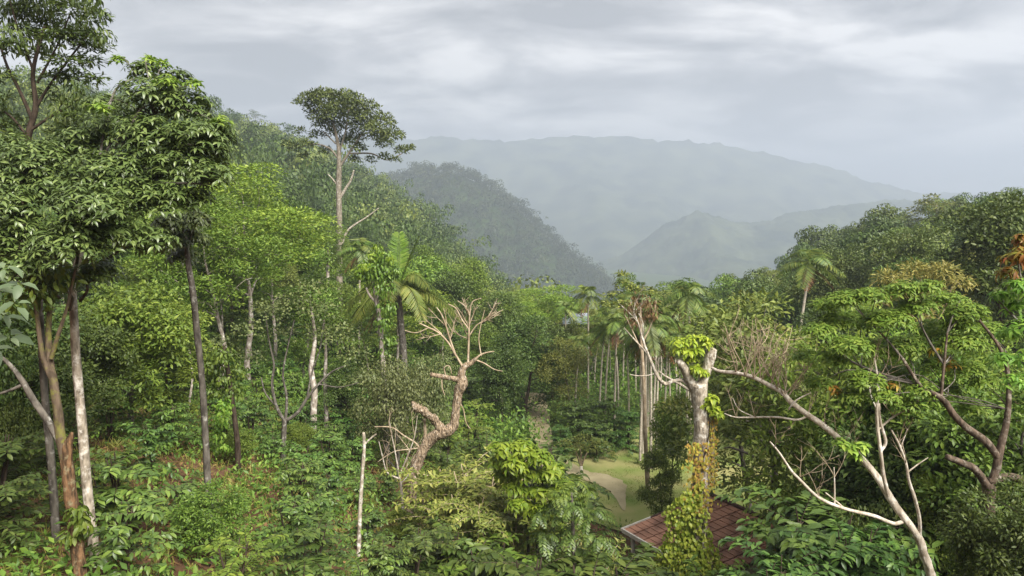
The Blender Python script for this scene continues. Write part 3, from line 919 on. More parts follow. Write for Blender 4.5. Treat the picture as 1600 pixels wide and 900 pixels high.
def dead_tree():
    r = rs(41)
    Y = 27.0
    t = thing('dead_tree', 'dead tan pollarded tree with a bent trunk and bare twigs', 'tree')
    tm, sb, tw = MB(), MB(), MB()
    hero_tubes(tm, [[(641, 880, Y, 10), (642, 800, Y, 8.5), (645, 750, Y, 8), (653, 720, Y, 8.5), (664, 698, Y, 9), (676, 682, Y, 10), (690, 676, Y, 10), (704, 671, Y, 9.5), (711, 655, Y, 7.2), (713, 635, Y, 6.6), (716, 612, Y, 7.5), (722, 600, Y, 9.5), (721, 585, Y, 6.5), (727, 572, Y, 5), (735, 568, Y, 4), (744, 560, Y, 2.5)]], 16, .12, 11, 8)
    for q in range(9):
        a = r.random(); b0 = at(648 + a * 34, 634 + a * 24 - 3, Y - .6 + a * .5); dd = unit(np.array([r.normal() * .5 - .2, -.3, 1.]))
        tube(sb, [b0 - dd * .08, b0 + dd * .05, b0 + dd * r.uniform(.10, .2)], [.05, .035, .012], 6, .1, r)
    sb2 = MB()
    hero_tubes(sb, [[(690, 672, Y, 7.5), (682, 660, Y - .1, 6.5), (672, 650, Y - .3, 6), (660, 642, Y - .5, 6.5), (650, 636, Y - .6, 6), (644, 628, Y - .6, 2.5)]], 14, .18, 12, 8)
    hero_tubes(sb2, [[(722, 594, Y, 5), (705, 591, Y - .2, 4.2), (690, 588, Y - .5, 3.8), (673, 585, Y - .7, 3.4)]], 8, .08, 13, 5)
    twl = ([
        [(724, 575, Y, 2.2), (712, 555, Y, 1.8), (700, 535, Y, 1.6), (685, 520, Y, 1.4), (670, 512, Y, 1.2), (655, 505, Y, 1)], [(670, 512, Y, 1.1), (650, 520, Y, .8), (632, 516, Y, .6)],
        [(712, 555, Y, 1.6), (703, 530, Y, 1.5), (697, 510, Y, 1.3), (690, 492, Y, 1.0), (682, 480, Y, .7)],
        [(731, 570, Y, 2), (732, 540, Y, 1.7), (733, 510, Y, 1.5), (734, 490, Y, 1.2), (738, 472, Y, .9), (752, 466, Y, .6)], [(733, 515, Y, 1.4), (722, 500, Y, 1.2), (712, 482, Y, 1), (700, 475, Y, .7)],
        [(733, 525, Y, 1.2), (745, 508, Y, 1.1), (760, 500, Y, .9), (775, 490, Y, .8), (786, 484, Y, .5)], [(734, 490, Y, 1), (726, 478, Y, .8), (715, 470, Y, .6)],
        [(742, 562, Y, 2.2), (750, 555, Y, 1.6), (760, 551, Y, 1.2), (772, 549, Y, .8)], [(742, 562, Y, 1.6), (757, 568, Y, 1.2), (772, 577, Y, .8), (785, 580, Y, .5)], [(752, 556, Y, 1.1), (748, 530, Y, 1), (752, 505, Y, .8), (757, 485, Y, .5)],
        [(697, 589, Y - .4, 1.1), (694, 575, Y - .4, 1), (702, 572, Y - .4, .9), (706, 585, Y - .4, .6)], [(690, 588, Y - .5, 1.1), (691, 606, Y - .5, 1), (695, 618, Y - .5, .6)],
        [(718, 628, Y, .9), (724, 640, Y, .9), (728, 660, Y, .8), (735, 670, Y, .6)], [(664, 690, Y, 3), (664, 672, Y, 2.6), (663, 655, Y, 2.2)],
        [(658, 705, Y, 1.6), (650, 693, Y, 1.6), (630, 680, Y, 1.3), (612, 668, Y, 1.1), (585, 667, Y, .8)], [(655, 700, Y, 1.2), (640, 702, Y, 1), (615, 706, Y, .8), (590, 722, Y, .6)]])
    for q in twl:
        tw = MB(); hero_tubes(tw, [q], 5, 0, 14); tw.obj('twig', M['bark_twig'], t)
    for a, d in [((733, 510), (.3, 0, 1)), ((734, 495), (-.4, 0, 1)), ((697, 510), (-.6, .2, .8)), ((752, 505), (.7, 0, .6)), ((733, 530), (-.5, .3, .8)), ((760, 500), (.6, .1, .8)), ((703, 530), (.4, .2, 1)), ((690, 522), (-.8, 0, .6))]:
        tw = MB(); twig_fan(tw, r, at(a[0], a[1], Y), [d, np.array(d) + r.normal(size=3) * .5], 1.0, .022, 2, .1, 4); tw.obj('twig', M['bark_twig'], t)
    tm.obj('trunk', M['bark_tan'], t, True); sb.obj('branch_stub', M['bark_tan'], t); sb2.obj('branch_stub', M['bark_tan'], t)


dead_tree()


def small_bare():
    r = rs(43)
    t = thing('bare_shrub', 'leafless twiggy sapling with a pale stem beside the dead pollard', 'sapling')
    tm = MB(); Y = 25
    hero_tubes(tm, [[(632, 850, Y, 3), (630, 800, Y, 2.6), (627, 765, Y, 2.4), (624, 745, Y, 2)], [(624, 748, Y, 1.6), (605, 738, Y, 1.2), (598, 715, Y, 1), (592, 690, Y, .6)], [(624, 745, Y, 1.6), (618, 710, Y, 1.2), (612, 680, Y, .9), (608, 655, Y, .5)],
                    [(625, 740, Y, 1.6), (640, 705, Y, 1.2), (648, 680, Y, .8), (652, 650, Y, .5)], [(626, 755, Y, 1.2), (636, 745, Y, 1), (650, 720, Y, .6)]], 5, 0, 15)
    tw = MB()
    for k in range(9):
        q = [(605, 738), (598, 715), (618, 710), (612, 680), (640, 705), (648, 680), (636, 745), (624, 745), (640, 705)][k]
        tw = MB(); twig_fan(tw, r, at(q[0], q[1], Y), [(r.normal() * .5, r.normal() * .5, 1)], 1.1, .014, 2, .15, 4); tw.obj('twig', M['bark_twig'], t)
    tm.obj('stem', M['bark_pale'], t)
    t = thing('bare_sapling', 'thin white bare pole sapling standing among coffee bushes', 'sapling')
    tm = MB(); Y = 21
    hero_tubes(tm, [[(560, 900, Y, 4), (561, 840, Y, 3.6), (563, 790, Y, 3.2), (566, 740, Y, 3), (569, 700, Y, 2.8), (568, 676, Y, 2.4)], [(569, 695, Y, 1.8), (578, 686, Y, 1.4), (588, 678, Y, 1.2)]], 7, .05, 16)
    tm.obj('stem', M['bark_lichen'], t)


small_bare()


def multi_stem():
    r = rs(45)
    t = thing('open_tree', 'sparse round leaved tree whose grey trunk forks low above the coffee', 'tree')
    tm, lm = MB(), MB(); Y = 29
    hero_tubes(tm, [[(444, 800, Y, 5), (443, 740, Y, 4.5), (443, 690, Y, 4.2), (445, 655, Y, 4)], [(445, 658, Y, 3), (432, 635, Y, 2.5), (425, 600, Y, 2.2), (428, 570, Y, 1.8), (420, 530, Y, 1.2), (415, 490, Y, .8)],
                    [(445, 658, Y, 3.2), (465, 645, Y, 2.8), (480, 622, Y, 2.4), (498, 600, Y, 2), (520, 580, Y, 1.5), (545, 570, Y, 1)], [(446, 656, Y, 2.6), (448, 620, Y, 2), (442, 585, Y, 1.6), (450, 540, Y, 1.2), (460, 500, Y, .8)],
                    [(432, 635, Y, 1.6), (415, 615, Y, 1.3), (408, 590, Y, 1)], [(480, 622, Y, 1.8), (488, 580, Y, 1.4), (500, 545, Y, 1), (505, 505, Y, .7)], [(498, 600, Y, 1.4), (530, 605, Y, 1), (560, 598, Y, .6)]], 7, .05, 17)
    tm.obj('trunk', M['bark_grey'], t)
    for px, py, rp in [(420, 490, 34), (460, 480, 36), (500, 490, 34), (385, 520, 30), (440, 525, 30), (530, 525, 32), (555, 560, 30), (500, 530, 26), (370, 560, 24), (480, 455, 26), (400, 560, 20), (575, 595, 24), (545, 600, 20), (345, 540, 24)]:
        cluster_leaves(lm, r, at(px, py, Y + r.normal() * .7), rp / F * Y, int(rp * rp * .22), .12, .09, 'round')
    lm.obj('crown', M['grey'], t)
    for lab, pts in [('pale crooked trunk standing behind the low forked tree', [(490, 730, 37, 6), (490, 650, 37, 5.5), (491, 610, 37, 5), (486, 575, 37, 4.5), (492, 530, 37, 3), (486, 480, 37, 2)]),
                     ('short white straight trunk beside a pale crooked trunk', [(510, 730, 38, 4), (510, 650, 38, 3.6), (508, 600, 38, 3.2), (509, 550, 38, 2.4), (506, 500, 38, 1.5)])]:
        t = thing('pale_trunk_tree', lab, 'tree'); tm, lm = MB(), MB()
        hero_tubes(tm, [pts], 8, .06, 18)
        tm.obj('trunk', M['bark_pale'], t)
        px, py, Y2, _ = pts[-1]
        for k in range(7):
            cluster_leaves(lm, r, at(px + r.normal() * 28, py + r.normal() * 18, Y2 + r.normal() * .6), .85, 110, .18, .08, 'round')
        lm.obj('crown', M['mid'], t)


multi_stem()


# ------------------------------------------------------------------ hero: tall lone tree on the middle left
def lone_tree():
    r = rs(47)
    t = thing('emergent_tree', 'tall lone tree with pale trunk rising high above the canopy', 'tree')
    tm, lm, st = MB(), MB(), MB(); Y = 88.0
    hero_tubes(tm, [[(530, 520, Y, 5.52), (530, 430, Y, 5.10), (530, 340, Y, 4.67), (529, 290, Y, 4.25), (530, 255, Y, 3.82), (528, 225, Y, 2.55), (520, 190, Y, 1.70), (512, 165, Y, 1.02)],
                    [(530, 262, Y, 2.21), (548, 235, Y, 1.70), (565, 210, Y, 1.27), (580, 190, Y, 0.85)], [(530, 250, Y, 1.87), (515, 232, Y, 1.36), (492, 225, Y, 1.02), (470, 230, Y, .8)], [(545, 240, Y, 1.53), (580, 240, Y, 1.19), (605, 250, Y, 0.85), (628, 240, Y, .7)],
                    [(529, 240, Y, 1.53), (540, 205, Y, 1.19), (545, 170, Y, 0.85)], [(520, 200, Y, 1.10), (500, 185, Y, 0.85), (480, 165, Y, .7)], [(565, 210, Y, 1.10), (592, 205, Y, 0.85), (612, 210, Y, .7)], [(525, 225, Y, 1.10), (505, 205, Y, 0.85)]], 8, .05, 19)
    hero_tubes(st, [[(531, 310, Y, 2.6), (540, 295, Y, 2.2), (548, 282, Y, 1.8), (553, 266, Y, 1.4)], [(533, 385, Y, 2), (542, 362, Y, 1.8), (556, 350, Y, 1.5), (572, 340, Y, 1.1), (592, 325, Y, .7)], [(527, 290, Y, 1.4), (520, 280, Y, 1), (512, 272, Y, .7)]], 6, .05, 20)
    tm.obj('trunk', M['bark_tall'], t); st.obj('dead_branch', M['bark_lichen'], t)
    cl = [(484, 158, 18), (505, 152, 18), (530, 158, 18), (552, 158, 18), (575, 172, 20), (598, 190, 18), (545, 182, 20), (518, 182, 18), (495, 182, 14), (568, 198, 18), (590, 214, 16), (612, 212, 16), (628, 236, 12), (640, 232, 8), (465, 160, 8), (458, 232, 12), (478, 226, 13), (495, 212, 12),
          (520, 210, 12), (540, 222, 14), (508, 236, 10), (560, 232, 13), (600, 246, 10), (618, 250, 8), (578, 250, 8), (470, 205, 8), (448, 225, 8), (625, 212, 8), (612, 195, 8), (555, 250, 10), (475, 245, 8), (495, 170, 20), (520, 172, 20), (545, 168, 20), (565, 186, 20), (585, 205, 18), (505, 195, 18), (535, 200, 18), (555, 215, 16), (600, 225, 16), (515, 150, 14), (540, 150, 14), (490, 148, 10)]
    for px, py, rp in cl:
        cluster_leaves(lm, r, at(px, py, Y + r.normal() * 1.6), rp / F * Y * 1.05, int(rp * rp * 1.25), .36, .18, 'round')
    lm.obj('crown', M['lonely'], t)


M['lonely'] = leaf_mat('leaf_lone_tree', (.030, .050, .016), (.048, .074, .024), (.075, .104, .034), .25)
lone_tree()


# ------------------------------------------------------------------ hero: coconut palm and leafy column
def coconut():
    r = rs(49); Y = 46.0
    t = thing('coconut_palm', 'coconut palm with long arching fronds and one bright upright frond', 'palm')
    tm = MB()
    hero_tubes(tm, [[(633, 710, Y, 7.5), (632, 660, Y, 7), (632, 600, Y, 6), (630, 545, Y, 5.5), (626, 505, Y, 5.5), (622, 462, Y, 5)]], 9, .06, 21)
    tm.obj('trunk', M['bark_grey'], t)
    top = at(622, 458, Y)
    spec = [(0.0, 3.9, .75, .95), (.35, 3.6, .3, .75), (-.25, 3.8, .15, .55), (2.9, 4.0, .65, .95), (3.3, 3.8, .3, .7), (2.6, 3.4, .1, .6), (1.2, 3.4, .9, .8), (4.6, 3.4, .9, .9), (5.3, 3.6, .55, .9), (.8, 3.6, .8, 1.0), (2.1, 3.5, .9, .9), (4.0, 3.3, .4, .8),
            (5.8, 3.6, 1.0, .75), (3.6, 3.2, -.2, .5), (.1, 3.2, -.25, .4)]
    for az, L, rise, sag in spec:
        mb = MB(); frond(mb, r, top + [0, 0, .2], az, L * 1.1, rise, sag, 56, 1.0, .085, .6, 4, .04)
        mb.obj('frond', M['coco'], t)
    for dxx, col in ((-.02, 'young'), (.45, 'palm')):
        mb = MB(); frond(mb, r, top + [0, 0, .2], .05 if col == 'palm' else 1.5, 3.9, 1.45 - abs(dxx) * .5, .10, 56, .85, .11, .0, 4, .04)
        mb.obj('frond', M['feather'] if col == 'young' else M['palm'], t)
    dm = MB()
    for k in range(3):
        frond(dm, r, top, [0.2, 3.2, 2.7][k], 2.6, -.5, .5, 30, .6, .05, .9, 4, .03)
    dm.obj('dead_frond', M['dry'], t)


M['coco'] = leaf_mat('leaf_coconut', (.042, .080, .020), (.066, .112, .028), (.105, .142, .042), .35, .45)
coconut()


def leafy_column(name, label, cat, trunkp, clusters, Y, mat, L, W, topmat=None, seed=1, bark='bark_pale', dens=.5, mode='droop'):
    r = rs(seed)
    t = thing(name, label, cat); tm, lm, ym = MB(), MB(), MB()
    hero_tubes(tm, [[(a, b, Y, c) for a, b, c in q] for q in trunkp], 7, .06, seed)
    tm.obj('trunk', M[bark], t)
    for px, py, rp, top in clusters:
        cluster_leaves(ym if top else lm, r, at(px, py, Y + r.normal() * .3), rp / F * Y, max(14, int(rp * rp * dens)), L, W, mode, True)
    lm.obj('crown', M[mat], t)
    if topmat:
        ym.obj('young_leaves', M[topmat], t)
    return t


M['leafcol'] = leaf_mat('leaf_column', (.030, .075, .014), (.048, .110, .020), (.080, .155, .030), .25, .42, .4)
M['young2'] = leaf_mat('leaf_young_soft', (.075, .165, .020), (.115, .215, .028), (.165, .27, .04), .38, .45)
leafy_column('leafy_column_tree', 'upright glossy green leafy column in front of the coconut palm', 'tree', [[(605, 750, 5), (604, 680, 5), (600, 600, 4.5), (595, 520, 4), (588, 465, 4), (582, 440, 2.5)], [(590, 475, 2.5), (578, 462, 2), (572, 450, 1.5)]],
             [(590, 425, 22, 0), (572, 430, 16, 0), (608, 425, 18, 0), (600, 450, 20, 0), (604, 480, 18, 0), (600, 505, 16, 0), (606, 530, 16, 0), (596, 400, 14, 0), (584, 400, 14, 1), (572, 415, 13, 1), (606, 400, 12, 1), (588, 384, 8, 1), (561, 424, 10, 1), (620, 420, 10, 0), (598, 550, 14, 0)], 36, 'leafcol', .2, .09, 'young2', 51, dens=.55)
leafy_column('leafy_column_tree', 'narrow dark leafy column left of the tall pale trunk', 'tree', [[(512, 580, 3.2), (512, 520, 3), (512, 440, 2.5), (513, 390, 2)]],
             [(513, 375, 11, 0), (510, 390, 12, 0), (514, 405, 11, 0), (511, 420, 10, 0), (513, 438, 10, 0), (511, 455, 10, 0), (513, 475, 11, 0)], 70, 'leafcol', .3, .14, None, 52, dens=.6)
leafy_column('leafy_column_tree', 'vine wrapped post with light green leaves above the coffee bushes', 'tree', [[(373, 800, 5), (372, 720, 5), (370, 680, 4.5), (362, 620, 4), (355, 570, 3.5), (350, 540, 2)]],
             [(345, 655, 16, 1), (340, 680, 14, 1), (350, 635, 16, 1), (365, 610, 20, 0), (345, 590, 22, 0), (330, 570, 20, 0), (370, 580, 20, 0), (350, 555, 22, 0), (335, 610, 16, 0), (352, 700, 12, 1), (338, 702, 10, 1)], 26, 'mid', .15, .085, 'bright', 53, bark='bark_dark', dens=.45)


# ------------------------------------------------------------------ hero: pollarded tree with ivy, right of centre
def pollard():
    r = rs(55); Y = 25.5
    t = thing('pollarded_tree', 'thick pale pollarded tree with bare bent boughs beside the tiled roof', 'tree')
    tm = MB()
    hero_tubes(tm, [[(1090, 1060, Y, 17), (1090, 900, Y, 16), (1092, 800, Y, 14), (1095, 730, Y, 13), (1096, 670, Y, 12.2), (1094, 630, Y, 12.5), (1091, 600, Y, 14)],
                    [(1088, 612, Y, 9), (1080, 597, Y, 8), (1072, 582, Y - .1, 7), (1065, 570, Y - .2, 6.5), (1060, 563, Y - .2, 5)],
                    [(1094, 610, Y, 8.5), (1100, 590, Y, 8), (1106, 572, Y, 8), (1110, 556, Y, 8.5), (1113, 545, Y, 7)]], 12, .07, 23)
    tm.obj('trunk', M['bark_lichen'], t)
    for lab, ps in (('', [[(1082, 612, Y, 3.2), (1075, 602, Y, 3), (1065, 594, Y, 3), (1050, 596, Y, 3), (1040, 600, Y, 3.2), (1030, 592, Y, 3), (1022, 576, Y, 2.6), (1012, 553, Y, 2.3), (1004, 530, Y, 2), (997, 505, Y, 1.5), (990, 490, Y, .8)],
                          [(1012, 553, Y, 1.8), (1000, 540, Y, 1.4), (988, 527, Y, 1.1), (975, 512, Y, .7)], [(1022, 584, Y, 1.2), (1010, 587, Y, 1), (995, 587, Y, .8), (984, 585, Y, .5)], [(1004, 530, Y, 1.2), (1004, 505, Y, 1), (998, 490, Y, .6)]]),
                    ('', [[(1085, 614, Y, 2.4), (1075, 608, Y, 2.2), (1062, 600, Y, 2.2), (1040, 588, Y, 1.8), (1030, 580, Y, 1.4)]])):
        b = MB(); hero_tubes(b, ps, 7, .05, 24)
        for k in range(5):
            p = ps[0][-1 - k % 3]
            twig_fan(b, r, at(p[0], p[1], Y), [(r.normal() * .5 - .2, r.normal() * .4, 1)], .9, .014, 2, .12, 4)
        b.obj('bough', M['bark_lichen'], t)
    lm = MB()
    for px, py, rp in [(1062, 533, 12), (1078, 530, 14), (1095, 528, 12), (1105, 535, 8), (1075, 548, 10), (1060, 545, 8), (1092, 545, 8), (1113, 622, 9), (1117, 640, 9), (1108, 632, 8), (1122, 645, 6), (1086, 575, 8), (1098, 580, 8), (1080, 560, 7)]:
        whorl_cluster(lm, r, at(px, py, Y - .2), rp / F * Y, 12, 6, .22, .10, .6, .5)
    lm.obj('young_leaves', M['young'], t)
    iv = thing('climbing_vine', 'yellow green vine heaped over the pollarded trunk beside the roof', 'vine')
    lv, dv, sv = MB(), MB(), MB()
    hero_tubes(sv, [[(1080, 920, Y - .3, 2), (1085, 860, Y - .4, 2), (1078, 800, Y - .3, 1.6), (1090, 740, Y - .3, 1.2), (1104, 700, Y - .3, 1), (1110, 650, Y - .3, .8)]], 5, 0, 25)
    sv.obj('stem', M['bark_dark'], iv)
    for px, py, rp in [(1070, 790, 20), (1085, 805, 22), (1060, 815, 20), (1090, 840, 26), (1060, 845, 26), (1075, 865, 28), (1045, 870, 24), (1105, 870, 26), (1085, 895, 28), (1050, 900, 26), (1115, 900, 26), (1075, 775, 12), (1090, 780, 10), (1030, 890, 18), (1062, 782, 8), (1095, 760, 8), (1048, 800, 12)]:
        c = at(px, py, Y - .35 + r.normal() * .15); rad = rp / F * Y
        n = int(rp * rp * .5)
        u = rand_unit(r, n); p = c + u * rad * (r.random(n) ** .3)[:, None] * np.array([1, .7, 1])
        d = np.array([0, -.2, -.8]) + r.normal(size=(n, 3)) * .45
        nn = u * .7 + np.array([0, -.8, .5]) + r.normal(size=(n, 3)) * .3
        Ls = .13 * r.uniform(.6, 1.4, n)
        leaves_fine(lv, p, d, nn, Ls, Ls * .75, .2)
    for k in range(500):
        a = r.random(); py = 690 + a * 110
        p = at(1094 + r.normal() * 11, py, Y - .34 + r.normal() * .1)
        d = np.array([r.normal() * .4, -.2, -.8]); Lk = .12 * r.uniform(.6, 1.3)
        leaves_fine(dv, p[None], d[None], np.array([[r.normal() * .4, -1, .4]]), Lk, Lk * .7, .2)
    lv.obj('leaves', M['ivy'], iv); dv.obj('dry_leaves', M['dryivy'], iv)
    # vine hanging on the far side of the trunk
    iv = thing('climbing_vine', 'dry brown hanging vine strands on the right side of the pollarded trunk', 'vine')
    lv, sv = MB(), MB()
    for k in range(6):
        x0 = 1108 + r.uniform(-2, 10)
        hero_tubes(sv, [[(x0, 650 + r.uniform(-10, 10), Y + .1, .7), (x0 + r.normal() * 3, 690, Y, .7), (x0 + r.normal() * 4, 730, Y, .6), (x0 - 4 + r.normal() * 4, 760, Y, .5)]], 4, 0, 26 + k)
    for k in range(260):
        p = at(1112 + r.normal() * 5, r.uniform(650, 760), Y + r.normal() * .1); Lk = .1
        leaves_fine(lv, p[None], np.array([[r.normal() * .4, -.2, -.8]]), np.array([[r.normal() * .4, -1, .4]]), Lk, Lk * .7, .2)
    sv.obj('stem', M['bark_twig'], iv); lv.obj('leaves', M['dryivy'], iv)


M['ivy'] = leaf_mat('leaf_ivy', (.085, .155, .022), (.145, .225, .035), (.22, .29, .06), .3, .45)
M['dryivy'] = leaf_mat('leaf_ivy_dry', (.20, .13, .05), (.24, .22, .06), (.20, .26, .05), .25, .6)
pollard()


# ------------------------------------------------------------------ hero: pale leaning branching tree, right
def leaning():
    r = rs(57); Y = 15.2
    t = thing('leaning_bare_tree', 'pale bare tree leaning across the lower right with long crooked boughs', 'tree')
    tm, b1, b2, b3, b4, tw = MB(), MB(), MB(), MB(), MB(), MB()
    hero_tubes(tm, [[(1475, 1000, Y, 7.74), (1456, 905, Y, 7.31), (1445, 870, Y, 6.88), (1435, 840, Y, 6.45), (1410, 805, Y, 6.02), (1392, 780, Y + .1, 6.02), (1375, 752, Y + .2, 5.59), (1345, 715, Y + .4, 5.16), (1318, 692, Y + .6, 4.73), (1290, 668, Y + .8, 4.73), (1262, 648, Y + 1, 4.30), (1238, 630, Y + 1.2, 4.30), (1220, 612, Y + 1.4, 3.87), (1200, 601, Y + 1.6, 3.61), (1175, 589, Y + 1.8, 3.44), (1150, 583, Y + 2, 3.27), (1125, 580, Y + 2.2, 2.75), (1112, 575, Y + 2.4, 2.24)]], 12, .09, 27, 7)
    tm.obj('trunk', M['bark_bough'], t)
    hero_tubes(b1, [[(1410, 815, Y, 3.4), (1395, 818, Y - .1, 3.2), (1365, 806, Y - .2, 3), (1320, 795, Y - .3, 2.8), (1280, 778, Y - .3, 2.6), (1250, 750, Y - .3, 2.3), (1236, 735, Y - .3, 2), (1218, 708, Y - .3, 1.6), (1203, 690, Y - .3, 1.1)], [(1320, 795, Y - .3, 1.6), (1305, 782, Y - .3, 1.2), (1290, 770, Y - .3, .8)],
                   [(1304, 788, Y - .3, 1.5), (1304, 760, Y - .3, 1.2), (1303, 730, Y - .3, .7)]], 8, .05, 28)
    hero_tubes(b2, [[(1388, 775, Y, 3.6), (1380, 740, Y - .1, 3.2), (1376, 705, Y - .2, 3), (1372, 675, Y - .2, 2.8), (1370, 640, Y - .2, 2.6), (1372, 600, Y - .2, 2), (1366, 560, Y - .2, 1.3)], [(1376, 705, Y - .2, 2.6), (1384, 690, Y - .2, 2.4), (1376, 660, Y - .2, 2.2), (1373, 630, Y - .2, 1.6)],
                   [(1372, 672, Y - .2, 1.7), (1395, 652, Y - .2, 1.5), (1428, 635, Y - .2, 1)], [(1370, 640, Y - .2, 1.3), (1360, 615, Y - .2, 1), (1357, 580, Y - .2, .6)]], 7, .05, 29)
    hero_tubes(b3, [[(1437, 845, Y, 3), (1437, 812, Y - .1, 2.8), (1430, 780, Y - .2, 2.6), (1420, 750, Y - .2, 2.4), (1416, 725, Y - .2, 2), (1405, 695, Y - .2, 1.7), (1393, 672, Y - .2, 1)], [(1418, 738, Y - .2, 1.4), (1435, 725, Y - .2, 1), (1450, 715, Y - .2, .6)], [(1407, 700, Y - .2, 1), (1418, 670, Y - .2, .6)]], 7, .05, 30)
    hero_tubes(b4, [[(1262, 650, Y + 1, 2), (1245, 656, Y + 1, 1.8), (1215, 652, Y + 1, 1.7), (1180, 652, Y + 1, 1.5), (1150, 652, Y + 1, 1.2), (1132, 646, Y + 1, .7)], [(1180, 652, Y + 1, 1), (1155, 640, Y + 1, .9), (1145, 622, Y + 1, .5)], [(1232, 640, Y + 1.1, 1.6), (1245, 625, Y + 1, 1.3), (1270, 612, Y + 1, .7)]], 6, .05, 31)
    for b in (b1, b2, b3, b4):
        b.obj('bough', M['bark_bough'], t)
    for px, py, q in [(1205, 602, 1.6), (1215, 608, 1.4), (1188, 596, 1.7), (1165, 586, 1.8), (1230, 622, 1.3), (1178, 590, 1.7), (1150, 583, 2), (1225, 618, 1.3)]:
        dirs = [(r.normal() * .5 + .1, r.normal() * .4, 1) for _ in range(3)]
        tw = MB(); twig_fan(tw, r, at(px, py, Y + q), dirs, 1.25, .016, 3, .14, 4); tw.obj('twig', M['bark_twig'], t)
    for px, py, q in [(1290, 668, .8), (1318, 692, .6), (1262, 648, 1), (1150, 652, 1), (1180, 652, 1), (1304, 745, -.3), (1376, 640, -.2), (1357, 590, -.2), (1416, 725, -.2), (1366, 560, -.2), (1395, 650, -.2), (1345, 715, .4), (1280, 778, -.3), (1372, 600, -.2), (1405, 690, -.2), (1210, 700, -.3), (1428, 640, -.2), (1250, 745, -.3)]:
        tw = MB(); twig_fan(tw, r, at(px, py, Y + q), [(r.normal() * .6, r.normal() * .5, 1) for _ in range(2)], .8, .010, 2, .14, 4); tw.obj('twig', M['bark_twig'], t)
    lm = MB()
    for px, py, rp in [(1330, 700, 16), (1315, 690, 12), (1345, 695, 12), (1335, 712, 10)]:
        whorl_cluster(lm, r, at(px, py, Y), rp / F * Y, 10, 6, .15, .07, .5, .4)
    lm.obj('young_leaves', M['bright'], t)


M['bark_bough'] = bark_mat('bark_bough', (.34, .285, .22), (.60, .54, .45), (.74, .71, .65), 5, .50)
leaning()


